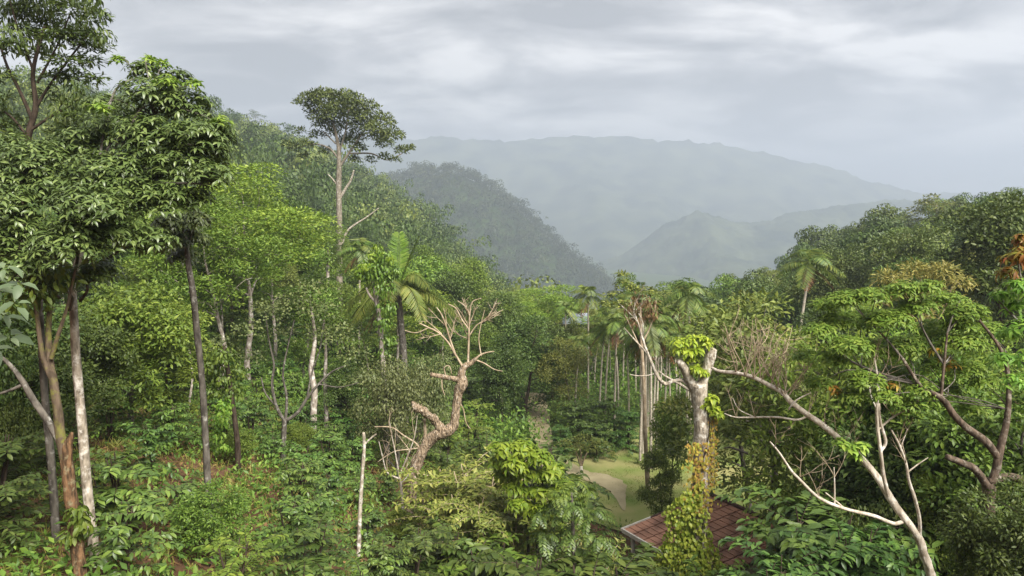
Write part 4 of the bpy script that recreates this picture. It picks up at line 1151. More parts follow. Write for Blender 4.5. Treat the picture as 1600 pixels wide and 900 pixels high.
def dark_limb_tree():
    r = rs(59); Y = 14.0
    t = thing('spreading_tree', 'spreading tree with dark curved limbs and light green whorled crown at right', 'tree')
    tm, l1, lm, om = MB(), MB(), MB(), MB()
    hero_tubes(tm, [[(1575, 1000, Y + .6, 11.52), (1560, 900, Y + .6, 10.80), (1545, 820, Y + .5, 10.08), (1545, 755, Y + .4, 9.36)]], 10, .06, 33)
    hero_tubes(l1, [[(1548, 770, Y + .4, 6.48), (1525, 735, Y + .3, 6.12), (1500, 722, Y + .2, 5.76), (1480, 714, Y + .1, 5.04)], [(1620, 760, Y + .4, 6.48), (1580, 745, Y + .4, 6.48), (1545, 752, Y + .4, 6.48)]], 9, .06, 34)
    l2 = MB()
    hero_tubes(l2, [[(1560, 715, Y + .4, 6.48), (1540, 690, Y + .4, 6.12), (1510, 668, Y + .4, 5.76), (1490, 648, Y + .4, 5.40), (1478, 630, Y + .4, 5.04), (1465, 618, Y + .4, 4.32), (1440, 605, Y + .6, 2.88), (1410, 560, Y + .8, 2.16)], [(1470, 622, Y + .4, 2.88), (1475, 570, Y + .5, 2.16), (1480, 520, Y + .6, 1.44)],
                    [(1546, 760, Y + .4, 6.48), (1556, 735, Y + .4, 6.48), (1560, 712, Y + .4, 6.12), (1575, 640, Y + .5, 4.32), (1570, 560, Y + .6, 2.88), (1530, 500, Y + .6, 1.80)]], 9, .06, 35)
    tm.obj('trunk', M['bark_dark2'], t); l1.obj('limb', M['bark_dark2'], t); l2.obj('limb', M['bark_dark2'], t)
    bm = MB()
    hero_tubes(bm, [[(1465, 618, Y + .4, 3.4), (1430, 600, Y + .7, 3), (1390, 588, Y + 1, 2.6), (1345, 572, Y + 1.3, 2), (1300, 545, Y + 1.5, 1.3), (1275, 510, Y + 1.5, .8)],
                    [(1410, 560, Y + .8, 2.2), (1385, 530, Y + 1, 1.8), (1360, 505, Y + 1.2, 1.3), (1335, 480, Y + 1.3, .8)], [(1475, 570, Y + .5, 2.2), (1450, 530, Y + .8, 1.8), (1430, 490, Y + 1, 1.2), (1410, 460, Y + 1.2, .7)],
                    [(1480, 520, Y + .6, 1.6), (1490, 490, Y + .8, 1.2), (1500, 470, Y + 1, .7)]], 6, .05, 90)
    anch = [(1430, 600, .7), (1390, 588, 1), (1345, 572, 1.3), (1300, 545, 1.5), (1275, 512, 1.5), (1385, 530, 1), (1360, 505, 1.2), (1450, 530, .8), (1430, 490, 1), (1475, 570, .5), (1480, 520, .6), (1490, 490, .8), (1570, 560, .6), (1530, 500, .6), (1575, 640, .5), (1465, 618, .4), (1410, 560, .8)]
    cl = [(1325, 470, 30), (1310, 505, 30), (1350, 500, 36), (1390, 505, 38), (1430, 485, 36), (1480, 470, 30), (1510, 490, 32), (1460, 520, 38), (1500, 540, 36), (1420, 545, 40), (1370, 550, 38), (1330, 545, 34), (1465, 570, 36), (1400, 590, 34), (1350, 595, 30), (1515, 580, 30), (1440, 610, 26), (1300, 560, 26), (1545, 520, 30), (1480, 610, 26), (1380, 620, 22), (1540, 600, 26), (1280, 520, 28), (1290, 480, 24), (1260, 560, 24), (1410, 455, 30), (1360, 465, 28), (1450, 450, 24), (1280, 600, 24), (1330, 620, 24), (1410, 630, 24), (1520, 640, 24), (1500, 510, 30)]
    for px, py, rp in cl:
        Yc = Y + 1.3 + r.normal() * .5
        c = at(px, py, Yc); rad = rp / F * Yc
        whorl_cluster(lm, r, c, rad * 1.05, int(125 * (rad / .45) ** 2), 7, .125, .044, .6, .3)
        best = min(anch, key=lambda q: (q[0] - px) ** 2 + (q[1] - py - 45) ** 2 + (9e4 if q[1] < py else 0))
        limb_to(bm, at(best[0], best[1], Y + best[2]), c, .014, .006, r, .08)
    for px, py, rp in [(1475, 560, 12), (1485, 572, 10), (1395, 602, 10), (1300, 605, 10), (1310, 612, 8), (1465, 545, 8)]:
        whorl_cluster(om, r, at(px, py, Y + .9), rp / F * Y, 6, 5, .13, .05, .6, .6)
    bm.obj('branches', M['bark_grey'], t); lm.obj('crown', M['bright'], t); om.obj('red_leaves', M['orange'], t)


M['bark_dark2'] = bark_mat('bark_brown', (.05, .038, .028), (.13, .095, .07), (.26, .23, .19), 6, .52)
dark_limb_tree()


def orange_edge():
    r = rs(61); Y = 11.0
    t = thing('flushing_tree', 'branch tips with orange and yellow new leaves at the right edge', 'tree')
    tm, lm, om = MB(), MB(), MB()
    hero_tubes(tm, [[(1660, 1000, Y, 8), (1650, 760, Y, 7), (1640, 600, Y, 5), (1620, 520, Y, 3.5), (1598, 450, Y, 2), (1590, 400, Y, 1)], [(1620, 520, Y, 2), (1590, 500, Y, 1.5), (1560, 470, Y, 1)]], 7, .05, 36)
    for px, py, rp, o in [(1585, 405, 18, 1), (1575, 425, 14, 1), (1600, 395, 18, 1), (1590, 445, 18, 0), (1565, 462, 16, 0), (1585, 480, 20, 0), (1605, 460, 24, 0), (1600, 510, 26, 0), (1575, 520, 18, 0), (1598, 370, 8, 1), (1610, 560, 30, 0), (1590, 600, 26, 0), (1570, 560, 18, 0)]:
        whorl_cluster(om if o else lm, r, at(px, py, Y + r.normal() * .2), rp / F * Y, 20, 6, .12, .042, .7, .7)
    tm.obj('trunk', M['bark_grey'], t); lm.obj('crown', M['bright'], t); om.obj('orange_leaves', M['orange'], t)


orange_edge()

# ------------------------------------------------------------------ house with tiled roof
def house():
    A = at(975, 846, 30.9); D0 = at(1022, 872, 29.5); B = at(1108, 773, 31.0)
    zr = B[2]
    rd = at(1165, 799, 29.25); rd[2] = zr
    rdir = unit(rd - B); Lr = 5.0
    C = B + rdir * Lr
    A[2] = 2.35
    edir = unit(np.array([rdir[0], rdir[1], 0])); D = A + edir * (Lr + .2)
    t = thing('pavilion', 'small pavilion with reddish brown tiled roof and white fascia beside the lawn', 'building')
    nrm = unit(np.cross(D - A, B - A)); nrm = nrm if nrm[2] > 0 else -nrm
    rows, cols = 15, 8
    mb = MB()
    for i in range(rows):
        t0, t1 = i / rows, (i + 1) / rows
        for j in range(cols):
            s0, s1 = j / cols + .006, (j + 1) / cols - .006
            q = lambda s, tt: (A * (1 - tt) + B * tt) * (1 - s) + (D * (1 - tt) + C * tt) * s
            lo = nrm * .055; hi = nrm * .02
            p = [q(s0, t0 - .012) + lo, q(s1, t0 - .012) + lo, q(s1, t1) + hi, q(s0, t1) + hi]
            pb = [v - nrm * .03 for v in p]
            mb.add(np.array(p + pb), [np.array([[0, 1, 2, 3], [1, 0, 4, 5], [2, 1, 5, 6], [3, 2, 6, 7], [0, 3, 7, 4]])])
    o = mb.obj('roof', M['roof'], t, False)
    bb = MB(); k = nrm * .012
    bb.add(np.array([A - k, D - k, C - k, B - k, A - k * 5, D - k * 5, C - k * 5, B - k * 5]), [np.array([[0, 1, 2, 3], [7, 6, 5, 4], [0, 4, 5, 1], [1, 5, 6, 2], [2, 6, 7, 3], [3, 7, 4, 0]])])
    bb.obj('roof_deck', M['roofdark'], o, False)
    # far slope
    out = unit(np.array([-rdir[1], rdir[0], 0])); out = out if np.dot(out, B - A) > 0 else -out
    B2 = B + out * 2.4 - np.array([0, 0, 1.5]); C2 = C + out * 2.4 - np.array([0, 0, 1.5])
    fb = MB(); dz = np.array([0, 0, .06])
    fb.add(np.array([B, C, C2, B2, B - dz, C - dz, C2 - dz, B2 - dz]), [np.array([[3, 2, 1, 0], [4, 5, 6, 7], [0, 4, 7, 3], [1, 2, 6, 5], [2, 3, 7, 6]])])
    fb.obj('roof', M['roof'], t, False)
    rb = MB(); tube(rb, [B - rdir * .06 + [0, 0, .05], (B + C) / 2 + [0, 0, .05], C + [0, 0, .05]], .09, 8); rb.obj('ridge_cap', M['roofdark'], t)

    def board(p, q, mat, nm, h=.16, th=.04):
        b = MB(); e = unit(q - p); s = unit(np.cross(e, [0, 0, 1.])); u = np.array([0, 0, 1.])
        v = [p + s * th + u * .05, q + s * th + u * .05, q - s * th + u * .05, p - s * th + u * .05]
        v += [w - u * h for w in v]
        b.add(np.array(v), [np.array([[0, 1, 2, 3], [7, 6, 5, 4], [0, 4, 5, 1], [1, 5, 6, 2], [2, 6, 7, 3], [3, 7, 4, 0]])])
        return b.obj(nm, mat, t, False)
    off = unit(np.array([A[0] - D[0], A[1] - D[1], 0]))
    board(A - out * .09, D - out * .09, M['fascia'], 'fascia')
    board(A + off * .06 - out * .13, A * .68 + B * .32 + off * .06, M['fascia'], 'fascia', .12, .035)
    board(A * .68 + B * .32 + off * .06, B + off * .06, M['roofdark'], 'verge_board', .12, .035)
    for base, q in ((A, .25), (D, .25), (B2, -.25), (C2, -.25)):
        pb = MB(); c = np.array([base[0], base[1], 0]) + out * q
        c = c + edir * (.3 if base is A or base is B2 else -.3)
        tube(pb, [c + [0, 0, -.5], c + [0, 0, 1.2], c + [0, 0, 2.3]], .09, 8); pb.obj('post', M['fascia'], t)
    wb = MB()
    a = A + out * .9 + edir * .5; d = D + out * .9 - edir * .5; c2 = C2 - out * .7 - edir * .5; b2 = B2 - out * .7 + edir * .5
    zt = 2.4
    pts = [np.array([p[0], p[1], z]) for z in (-.5, zt) for p in (a, d, c2, b2)]
    wb.add(np.array(pts), [np.array([[0, 1, 5, 4], [1, 2, 6, 5], [2, 3, 7, 6], [3, 0, 4, 7]])]); wb.obj('wall', M['plaster'], t, False)


house()


def far_shed():
    t = thing('shed', 'small blue grey tin roofed shed half hidden behind areca palms', 'building')
    c = at(898, 492, 76); z = tz1(c[0], c[1])
    w, d, h, top = 1.0, 1.5, c[2] - z - .6, c[2] + .2
    b = MB()
    v = [np.array([c[0] + sx * w, c[1] + sy * d, zz]) for zz in (z - .5, z + h) for sx, sy in ((-1, -1), (1, -1), (1, 1), (-1, 1))]
    b.add(np.array(v), [np.array([[0, 1, 5, 4], [1, 2, 6, 5], [2, 3, 7, 6], [3, 0, 4, 7]])]); b.obj('wall', M['plaster'], t, False)
    rb = MB(); e = .35
    v = [np.array([c[0] - w - e, c[1] - d - e, z + h - .05]), np.array([c[0] + w + e, c[1] - d - e, z + h - .05]), np.array([c[0] + w + e, c[1], top]), np.array([c[0] - w - e, c[1], top]),
         np.array([c[0] - w - e, c[1] + d + e, z + h - .05]), np.array([c[0] + w + e, c[1] + d + e, z + h - .05])]
    rb.add(np.array(v + [q - [0, 0, .06] for q in v]), [np.array([[0, 1, 2, 3], [3, 2, 5, 4], [9, 8, 7, 6], [10, 11, 8, 9], [1, 0, 6, 7], [4, 5, 11, 10], [0, 3, 9, 6], [3, 4, 10, 9], [2, 1, 7, 8], [5, 2, 8, 11]])]); rb.obj('roof', M['tin'], t, False)


far_shed()

# ------------------------------------------------------------------ areca grove
G = 'areca palms beyond the lawn'
ar = []
for px, pt, Y in [(920, 445, 62), (947, 478, 56), (885, 470, 68), (1003, 440, 60), (1008, 468, 52), (1024, 475, 51), (1016, 490, 54), (985, 485, 56), (968, 505, 60), (1083, 438, 52), (1042, 475, 58), (1060, 498, 62), (1075, 520, 56), (1100, 470, 66), (975, 460, 70),
                  (955, 500, 72), (1035, 500, 66), (930, 520, 70), (995, 500, 66), (1050, 520, 54), (900, 520, 60), (1120, 480, 72), (1068, 470, 70), (1004, 498, 46.5), (1013, 478, 45.5), (1021, 490, 45), (1029, 505, 46), (938, 500, 52), (962, 482, 51), (1008, 515, 48), (1078, 505, 50), (1066, 530, 52)]:
    ar.append((put('areca', px, Y, pt, group=G), 'slender areca palm'))
label_rows(ar, 'in the grove behind the lawn', 8)
put('areca', 1247, 60, 388, 1.3, label='tall areca palm with browning lower fronds at the foot of the right ridge', group=None)
put('areca', 560, 64, 372, 1.1, label='small areca palm showing above the leafy column, left of the coconut palm')


def dry_crown():
    r = rs(63); Y = 40
    t = thing('drying_tree', 'half dry tree with brown withered crown between the areca palms', 'tree')
    tm, lm, gm = MB(), MB(), MB()
    x = at(1000, 500, Y)
    hero_tubes(tm, [[(1013, 820, Y, 4.3), (1012, 760, Y, 4), (1008, 680, Y, 3.5), (1006, 600, Y, 3), (1002, 530, Y, 2.5), (1000, 480, Y, 1.6)], [(1003, 550, Y, 1.5), (985, 510, Y, 1), (975, 490, Y, .7)], [(1002, 540, Y, 1.5), (1020, 500, Y, 1), (1025, 470, Y, .7)]], 7, .05, 37)
    for px, py, rp in [(1000, 470, 18), (1015, 475, 16), (985, 480, 16), (1005, 495, 16), (990, 500, 14), (1020, 490, 12)]:
        cluster_leaves(lm, r, at(px, py, Y + r.normal() * .4), rp / F * Y, 120, .22, .06, 'droop', True)
    for px, py, rp in [(975, 445, 18), (960, 460, 16), (990, 450, 14), (970, 430, 12), (1012, 455, 14), (950, 475, 14), (975, 475, 14)]:
        cluster_leaves(gm, r, at(px, py, Y + 1 + r.normal() * .4), rp / F * Y, 110, .2, .09, 'flat', True)
    tm.obj('trunk', M['bark_twig'], t); lm.obj('dry_leaves', M['dry'], t); gm.obj('crown', M['olive'], t)


dry_crown()

# ------------------------------------------------------------------ hand-placed trees and bushes
hand = [
    # family, px, Y, top, wide, label
    ('feather_mid', 385, 46, 250, .95, 'tallest bright feathery layered tree right of the large whorled tree'),
    ('feather_mid', 340, 40, 300, .85, 'bright feathery tree with thick lumpy trunk beneath the whorled tree'),
    ('feather_mid', 300, 58, 290, .9, 'bright feathery tree half hidden behind the large whorled tree'),
    ('feather_mid', 425, 56, 325, .9, 'lower bright feathery tree in front of the round dark one'),
    ('dark_mid', 447, 72, 292, .9, 'round dark crowned tree beside the bright feathery trees'),
    ('feather_mid', 480, 74, 345, 1.0, 'pale feathery tree beneath the tall lone trunk'),
    ('near_broad', 200, 27, 440, 1.1, 'big leaved light green tree at the back edge of the coffee'),
    ('near_broad', 150, 30, 470, 1.1, 'leafy green tree half hidden behind spotted trunks at left'),
    ('near_broad', 262, 31, 470, 1.0, 'leafy green tree behind the straight grey trunk'),
    ('mid_mid', 230, 42, 400, 1.0, 'round green tree showing below the whorled crown'),
    ('feather_mid', 250, 50, 380, 1.0, 'feathery green tree behind the straight grey trunk'),
    ('grey_mid', 610, 33, 560, 1.15, 'grey green drooping tree left of the dead pollard'),
    ('grey_mid', 650, 38, 545, 1.0, 'grey green drooping tree behind the dead pollard'),
    ('dark_mid', 545, 38, 560, .8, 'dark small tree between forked tree and dead pollard'),
    ('dark_mid', 820, 56, 490, 1.15, 'dense dark round tree beside the dirt path'),
    ('dark_mid', 785, 52, 535, 1.0, 'dark tree left of the dirt path in front of round one'),
    ('mid_mid', 755, 60, 505, 1.0, 'green tree behind the dead pollard twigs'),
    ('feather_mid', 850, 74, 444, 1.15, 'wide feathery tree with flat top left of the areca grove'),
    ('feather_mid', 800, 80, 452, 1.0, 'feathery tree left of the wide flat topped one'),
    ('mid_mid', 900, 66, 497, .8, 'green tree in front of the blue grey shed'), ('dark_mid', 865, 62, 500, .9, 'dark tree between the dirt path and the areca stems'),
    ('olive_mid', 890, 54, 525, .9, 'olive tree with pale trunk beside the areca grove'),
    ('mid_mid', 965, 72, 424, .7, 'pale green tree standing above the areca crowns'),
    ('olive_mid', 1235, 30, 440, 1.1, 'olive tree behind the bare leaning boughs'),
    ('olive_mid', 1180, 34, 455, .95, 'twiggy olive tree right of the pollarded tree'),
    ('near_bright', 1335, 24, 455, .9, 'light green whorled tree behind the spreading tree'),
    ('near_bright', 1425, 21, 490, .9, 'light green leafy tree filling the middle of the right crown'), ('near_bright', 1510, 20, 480, .9, 'light green leafy tree between spreading crown and right edge'),
    ('dark_mid', 1330, 44, 470, 1.0, 'dark tree at the foot of the right ridge'),
    ('near_dark', 1185, 52, 590, 1.2, 'dark leafy tree behind the leaning bare boughs'),
    ('near_dark', 1325, 34, 590, .9, 'dark leafy tree under the olive tree at right'),
    ('near_dark', 1385, 25, 610, .85, 'dark leafy tree behind upright pale boughs'),
    ('near_dark', 1410, 21, 610, 1.15, 'dark leafy tree beneath the spreading crown'),
    ('near_dark', 1500, 19, 620, 1.2, 'dark leafy tree behind the dark curved limb'),
    ('near_broad', 1580, 17, 590, 1.1, 'leafy green tree beside the right edge'),
    ('near_broad', 1560, 13, 800, .7, 'low leafy tree in front of the dark trunk'),
    ('near_dark', 1395, 18, 775, .9, 'low dark leafy tree left of the pale leaning trunk'),
    ('near_broad', 1500, 17.5, 740, .8, 'low leafy tree right of the pale leaning trunk'),
    ('near_dark', 1590, 12.5, 740, 1.0, 'low dark leafy tree in the bottom right corner'),
    ('dark_mid', 1130, 58, 560, .9, 'dark tree behind the pollarded trunk'),
    ('dark_mid', 1268, 47, 620, .8, 'dark small tree with leaning trunk at the lawn corner'),
    ('near_broad', 1036, 33.5, 695, .55, 'leafy shrubby tree behind the left of the roof'),
    ('near_broad', 1052, 38, 610, .5, 'slender bright leafy tree left of the pollarded trunk'),
    ('near_dark', 10, 17.2, 620, .8, 'dark leafy shrub tree in the shaded left corner'),
    ('near_dark', -70, 17, 500, 1.0, 'dark leafy tree cut by the left edge'),
    ('near_dark', 60, 19.5, 520, 1.1, 'dark leafy tree behind the spotted trunks'),
    ('near_dark', -20, 20, 420, 1.2, 'dark tree behind the pale sapling at left'),
    ('near_dark', 110, 24, 480, 1.1, 'dark leafy tree seen between the near trunks'),
    ('slender', 282, 36, 420, .9, 'slender tree with twin pale stems below the clump'),
    ('slender', 348, 44, 350, .9, 'slender tree with knobbly pale trunk among feathery crowns'),
    ('slender', 393, 52, 400, .9, 'thin white trunked tree right of the knobbly one'),
    ('slender', 565, 50, 480, .9, 'slender tree left of the leafy column'),
    ('slender', 690, 62, 460, .9, 'slender tree right of the coconut palm'),
    ('dark_mid', 690, 72, 420, .9, 'dark tree behind the coconut fronds'),
    ('mid_mid', 720, 85, 400, .9, 'mid green tree above the dead pollard twigs'),
    ('mid_mid', 660, 95, 380, .9, 'mid green tree right of the upright frond'),
    ('mid_mid', 530, 62, 440, .9, 'mid green tree at the base of the tall pale trunk'),
    ('mid_mid', 470, 52, 420, .9, 'mid green tree behind the low forked tree'),
    ('mid_mid', 590, 75, 400, .9, 'mid green tree behind the leafy column'),
]
for fam, px, Y, top, wd, lab in hand:
    put(fam, px, Y, top, wd, lab)


def straw_tree():
    r = rs(65); Y = 27
    t = thing('straw_coloured_tree', 'straw coloured fine leaved tree behind the light green spreading crown', 'tree')
    tm, lm = MB(), MB()
    z = tz1(at(1440, 500, Y)[0], Y)
    hero_tubes(tm, [[(1440, 330 + (16 - z) / Y * F, Y, 6), (1440, 560, Y, 5), (1440, 490, Y, 3), (1440, 440, Y, 1.5)]], 7, .05, 38)
    for px, py, rp in [(1390, 440, 26), (1430, 428, 28), (1470, 430, 28), (1500, 445, 22), (1410, 465, 30), (1455, 465, 32), (1490, 480, 26), (1370, 470, 24), (1430, 500, 30), (1385, 500, 24)]:
        c = at(px, py, Y + r.normal() * .6)
        cluster_leaves(lm, r, c, rp / F * Y, int(rp * rp * .42), .20, .05, 'round', True)
        limb_to(tm, at(1440, 520, Y), c, .04, .012, r)
    tm.obj('trunk', M['bark_twig'], t); lm.obj('crown', M['straw'], t)


straw_tree()

shrubs = [
    ('bigleaf', 905, 50, 628, 1.1, 'big leaved bush left of the areca stems'), ('bigleaf', 950, 51, 622, 1.1, 'tallest big leaved bush under the areca grove'), ('bigleaf', 985, 49, 640, 1.0, 'big leaved bush against the areca stems'),
    ('bigleaf', 935, 47, 660, 1.0, 'big leaved bush at the lawn edge'), ('bigleaf', 880, 47.5, 665, .9, 'low big leaved bush beside the dirt path'),
    ('oshrub', 960, 47, 705, 1.0, 'twiggy brown green shrub at the lawn edge'), ('shrub', 1000, 46, 715, 1.0, 'green shrub at the lawn edge before the stems'),
    ('shrub', 1125, 49, 738, 1.4, 'low bright planting behind the right lawn'), ('shrub', 1160, 50, 735, 1.4, 'low planting right of the pollarded trunk beyond lawn'),
    ('bigleaf', 1235, 54, 690, .8, 'bush at the far corner of the right lawn'),
    ('bigleaf', 1290, 19, 790, .95, 'large dark green leaved bush covering the right end of roof'), ('bigleaf', 1300, 18, 790, 1.0, 'large leaved bush beneath the pale leaning boughs'),
    ('bigleaf', 1360, 16.5, 830, .9, 'large leaved bush left of the pale leaning trunk'), ('bigleaf', 1235, 15, 875, .8, 'large leaved bush at the bottom edge below the roof'),
    ('dshrub', 700, 21, 820, 1.3, 'dark shrub at the bottom right of the dead pollard'), ('shrub', 760, 20, 850, 1.3, 'dark shrub low in front of the twiggy thicket'), ('dshrub', 820, 19, 860, 1.2, 'dark shrub at the bottom centre'),
    ('oshrub', 700, 25, 735, 1.2, 'twiggy olive shrub right of the dead pollard base'), ('oshrub', 745, 24, 728, 1.3, 'twiggy olive shrub in the middle of the thicket'), ('oshrub', 785, 24, 745, 1.2, 'twiggy olive shrub beside the bright bush'),
    ('oshrub', 725, 22, 775, 1.2, 'lower twiggy olive shrub of the thicket'), ('oshrub', 780, 21.5, 790, 1.2, 'lower twiggy olive shrub beside the dark compound tree'), ('shrub', 660, 29, 735, 1.0, 'green shrub behind the dead pollard base'),
    ('dshrub', 640, 19, 830, 1.1, 'dark leafy shrub hiding the dead pollard base'), ('dshrub', 590, 18, 850, 1.0, 'dark leafy shrub at the foot of the white pole'),
    ('shrub', 990, 22, 880, 1.0, 'green shrub in front of the roof corner'), ('oshrub', 975, 21, 875, 1.0, 'dry shrub at the bottom before the roof corner'), ('shrub', 1130, 21.5, 890, .9, 'green shrub at the bottom below the vine'),
    ('dshrub', 1000, 18, 900, 1.1, 'dark shrub at the bottom edge left of the vine'), ('dshrub', 930, 18, 890, 1.1, 'dark shrub at the bottom below the compound tree'),
    ('dshrub', 870, 32, 705, 1.0, 'dark shrub behind the bright large leaved bush'), ('shrub', 700, 40, 640, 1.2, 'green shrub behind the bent trunk'), ('shrub', 735, 42, 650, 1.2, 'green shrub behind the dead pollard near the clearing'),
    ('dshrub', 760, 36, 680, 1.1, 'dark shrub left of the bright large leaved bush'), ('dshrub', 690, 33, 700, 1.1, 'dark shrub behind the twiggy olive thicket'),
]
for fam, px, Y, top, wd, lab in shrubs:
    put(fam, px, Y, top, wd, lab)


def bright_bush():
    r = rs(67); Y = 21.5
    t = thing('bright_bush', 'bright yellow green large leaved bush left of the lawn', 'bush')
    tm, lm, om = MB(), MB(), MB()
    for k in range(4):
        x0 = 830 + k * 14
        hero_tubes(tm, [[(x0, 960, Y, 3), (x0 - 5, 850, Y, 2.4), (x0 - 10, 760, Y, 1.6), (x0 - 14, 710, Y, 1)]], 6, .05, 40 + k)
    for px, py, rp in [(790, 700, 16), (815, 700, 22), (840, 715, 22), (805, 725, 20), (830, 740, 24), (855, 745, 20), (845, 770, 24), (820, 765, 18), (870, 770, 18), (850, 800, 24), (830, 795, 18), (880, 755, 14), (865, 825, 20), (840, 830, 18), (775, 695, 8), (790, 740, 18), (810, 790, 18), (780, 720, 14), (865, 730, 16), (885, 790, 14), (800, 760, 16)]:
        whorl_cluster(lm, r, at(px, py, Y + r.normal() * .3), rp / F * Y, int(rp * 2.4), 6, .22, .095, .7, .5)
    whorl_cluster(om, r, at(800, 728, Y - .5), .12, 4, 4, .22, .1, .6, .8)
    tm.obj('stems', M['bark_grey'], t); lm.obj('foliage', M['young2'], t); om.obj('yellow_leaves', M['orange'], t)
    r = rs(68); Y = 19.5
    t = thing('compound_leaved_tree', 'dark green small tree of feathery compound leaves left of the lawn', 'tree')
    tm, lm, ym = MB(), MB(), MB()
    hero_tubes(tm, [[(900, 1000, Y, 5), (898, 900, Y, 4), (895, 820, Y, 3), (893, 770, Y, 2)]], 7, .05, 45)
    for px, py, rp, y in [(895, 755, 22, 1), (870, 770, 18, 1), (920, 770, 18, 1), (890, 790, 30, 0), (860, 805, 26, 0), (925, 805, 26, 0), (890, 830, 34, 0), (850, 840, 24, 0), (935, 840, 24, 0), (900, 865, 34, 0), (860, 875, 28, 0), (935, 880, 24, 0)]:
        c = at(px, py, Y + r.normal() * .3); rad = rp / F * Y
        for q in range(int(rp * .7)):
            a = r.uniform(0, 6.28)
            frond(ym if y else lm, r, c + r.normal(size=3) * rad * .35 * np.array([1, 1, .5]), a, rad * r.uniform(.9, 1.3) + .15, r.uniform(0, .6), .55, 9, .17, .06, .5, 3, .006)
    tm.obj('trunk', M['bark_grey'], t); lm.obj('crown', M['coffee'], t); ym.obj('young_leaves', M['mid'], t)
    # small tree with white trunk on the lawn edge
    r = rs(69); Y = 44
    t = thing('small_tree', 'small orange stemmed sapling with white painted trunk on the lawn edge', 'tree')
    tm, bm, lm = MB(), MB(), MB()
    hero_tubes(tm, [[(907, 770, Y, 3), (908, 740, Y, 2.6), (908, 728, Y, 2.4)]], 7, .04, 46)
    hero_tubes(bm, [[(908, 729, Y, 2), (904, 718, Y, 1.4), (900, 705, Y, .8)], [(908, 729, Y, 2), (912, 718, Y, 1.4), (918, 706, Y, .8)], [(908, 728, Y, 1.8), (908, 712, Y, 1.2), (906, 700, Y, .8)]], 6, .04, 47)
    for px, py in [(895, 690), (910, 685), (925, 690), (940, 695), (880, 695), (905, 700), (920, 702)]:
        cluster_leaves(lm, r, at(px, py, Y + r.normal() * .4), .55, 90, .17, .07, 'flat', False)
    tm.obj('trunk', M['fascia'], t); bm.obj('branches', M['bark_tan'], t); lm.obj('crown', M['olive'], t)


bright_bush()

# ------------------------------------------------------------------ coffee plantation
cf, mixd = [], []
r = rs(71)
G = 'coffee bushes on the left slope'
Yr = 13.5
while Yr < 50:
    w0, w1 = (-60 - 800) / F * Yr, (640 - 800) / F * Yr
    x = w0 + r.uniform(0, 1)
    while x < w1:
        px_ = 800 + x / Yr * F
        soil = fbm(x * .22 + 3.1, Yr * .22, 2)
        yj = Yr + r.normal() * .3
        if soil > .36 and r.random() < .93 and not (px_ > 560 and Yr < 17):
            xx = x + r.normal() * .25
            z = tz1(xx, yj)
            s = r.uniform(.8, 1.22) * (1.0 if px_ > 80 else 1.25)
            if r.random() < .16:
                fm = ['shrub', 'near_broad', 'dshrub'][int(r.integers(3))]
                mixd.append((put(fm, px_, yj, H=r.uniform(1.3, 2.4), wide=1.3), KIND[fm][2])); x += 2.25
                continue
            o = place(TP['coffee'][int(r.integers(5))], 'coffee_bush', 'coffee bush', 'bush', (xx, yj, z - .05), r.uniform(0, 6.28), (s, s, s * r.uniform(.85, 1.1)), G)
            cf.append((o, 'glossy coffee bush'))
        x += 2.25
    Yr += 2.2
label_rows(cf, 'of the coffee slope', 9)
label_rows(mixd, 'among the coffee bushes', 8)

# ------------------------------------------------------------------ fill: trees of the middle distance
ENV = np.array([(-400, 330), (0, 330), (250, 320), (330, 300), (420, 340), (480, 360), (560, 400), (640, 395), (700, 400), (760, 440), (820, 455), (900, 462), (960, 470), (1020, 470), (1040, 437), (1100, 418), (1160, 398), (1210, 380), (1250, 355), (1280, 326), (1330, 318), (1400, 302), (1450, 296), (1500, 302), (1540, 300), (1580, 288), (1650, 285), (2100, 270)], float)


def env(px):
    return float(np.interp(px, ENV[:, 0], ENV[:, 1]))


r = rs(73)
fill = {}
occ = [(a, b, c) for a, b, c in TREES]


def region(px):
    return 'left' if px < 560 else ('centre' if px < 1040 else 'right')


def try_fill(Y, px, fams, Hlo, Hhi, space, crest=False):
    x = (px - 800) / F * Y
    if any((x - a) ** 2 + (Y - b) ** 2 < space * space for a, b, c in occ):
        return
    if 33 < Y < 56 and 0 < x < 19:
        return
    if 56 <= Y < 74 and -.6 < x < 5 and Y < 70:
        return
    z = tz1(x, Y)
    H = r.uniform(Hlo, Hhi)
    cap = env(px) + r.uniform(0, 10)
    zmax = at(px, cap, Y)[2]
    if crest:
        H = min(H, zmax - z)
    H = min(H, zmax - z)
    if H < Hlo * .55:
        return
    fam = fams[int(r.integers(len(fams)))]
    o = put(fam, px, Y, H=H, wide=r.uniform(.85, 1.15) * (1 if H > Hlo else 1.2))
    occ.append((x, Y, 3))
    fill.setdefault(region(px), []).append((o, KIND[fam][2]))


for k in range(2200):
    Y = math.exp(r.uniform(math.log(40), math.log(112))); px = r.uniform(-80, 1690)
    if px < 600 and Y < 52:
        continue
    if px < 520:
        fams = ['feather_mid', 'mid_mid', 'mid_mid', 'dark_mid', 'olive_mid', 'slender', 'slender']
    elif px < 1040:
        fams = ['mid_mid', 'dark_mid', 'dark_mid', 'grey_mid', 'olive_mid', 'slender', 'feather_mid']
    else:
        fams = ['dark_mid', 'dark_mid', 'mid_mid', 'olive_mid', 'dark_mid']
    if Y > 75:
        fams = [f.replace('_mid', '_far') for f in fams if f not in ('grey_mid', 'slender')]
    try_fill(Y, px, fams, 7.5, 12.5, 5.6 if Y < 80 else 6.8)
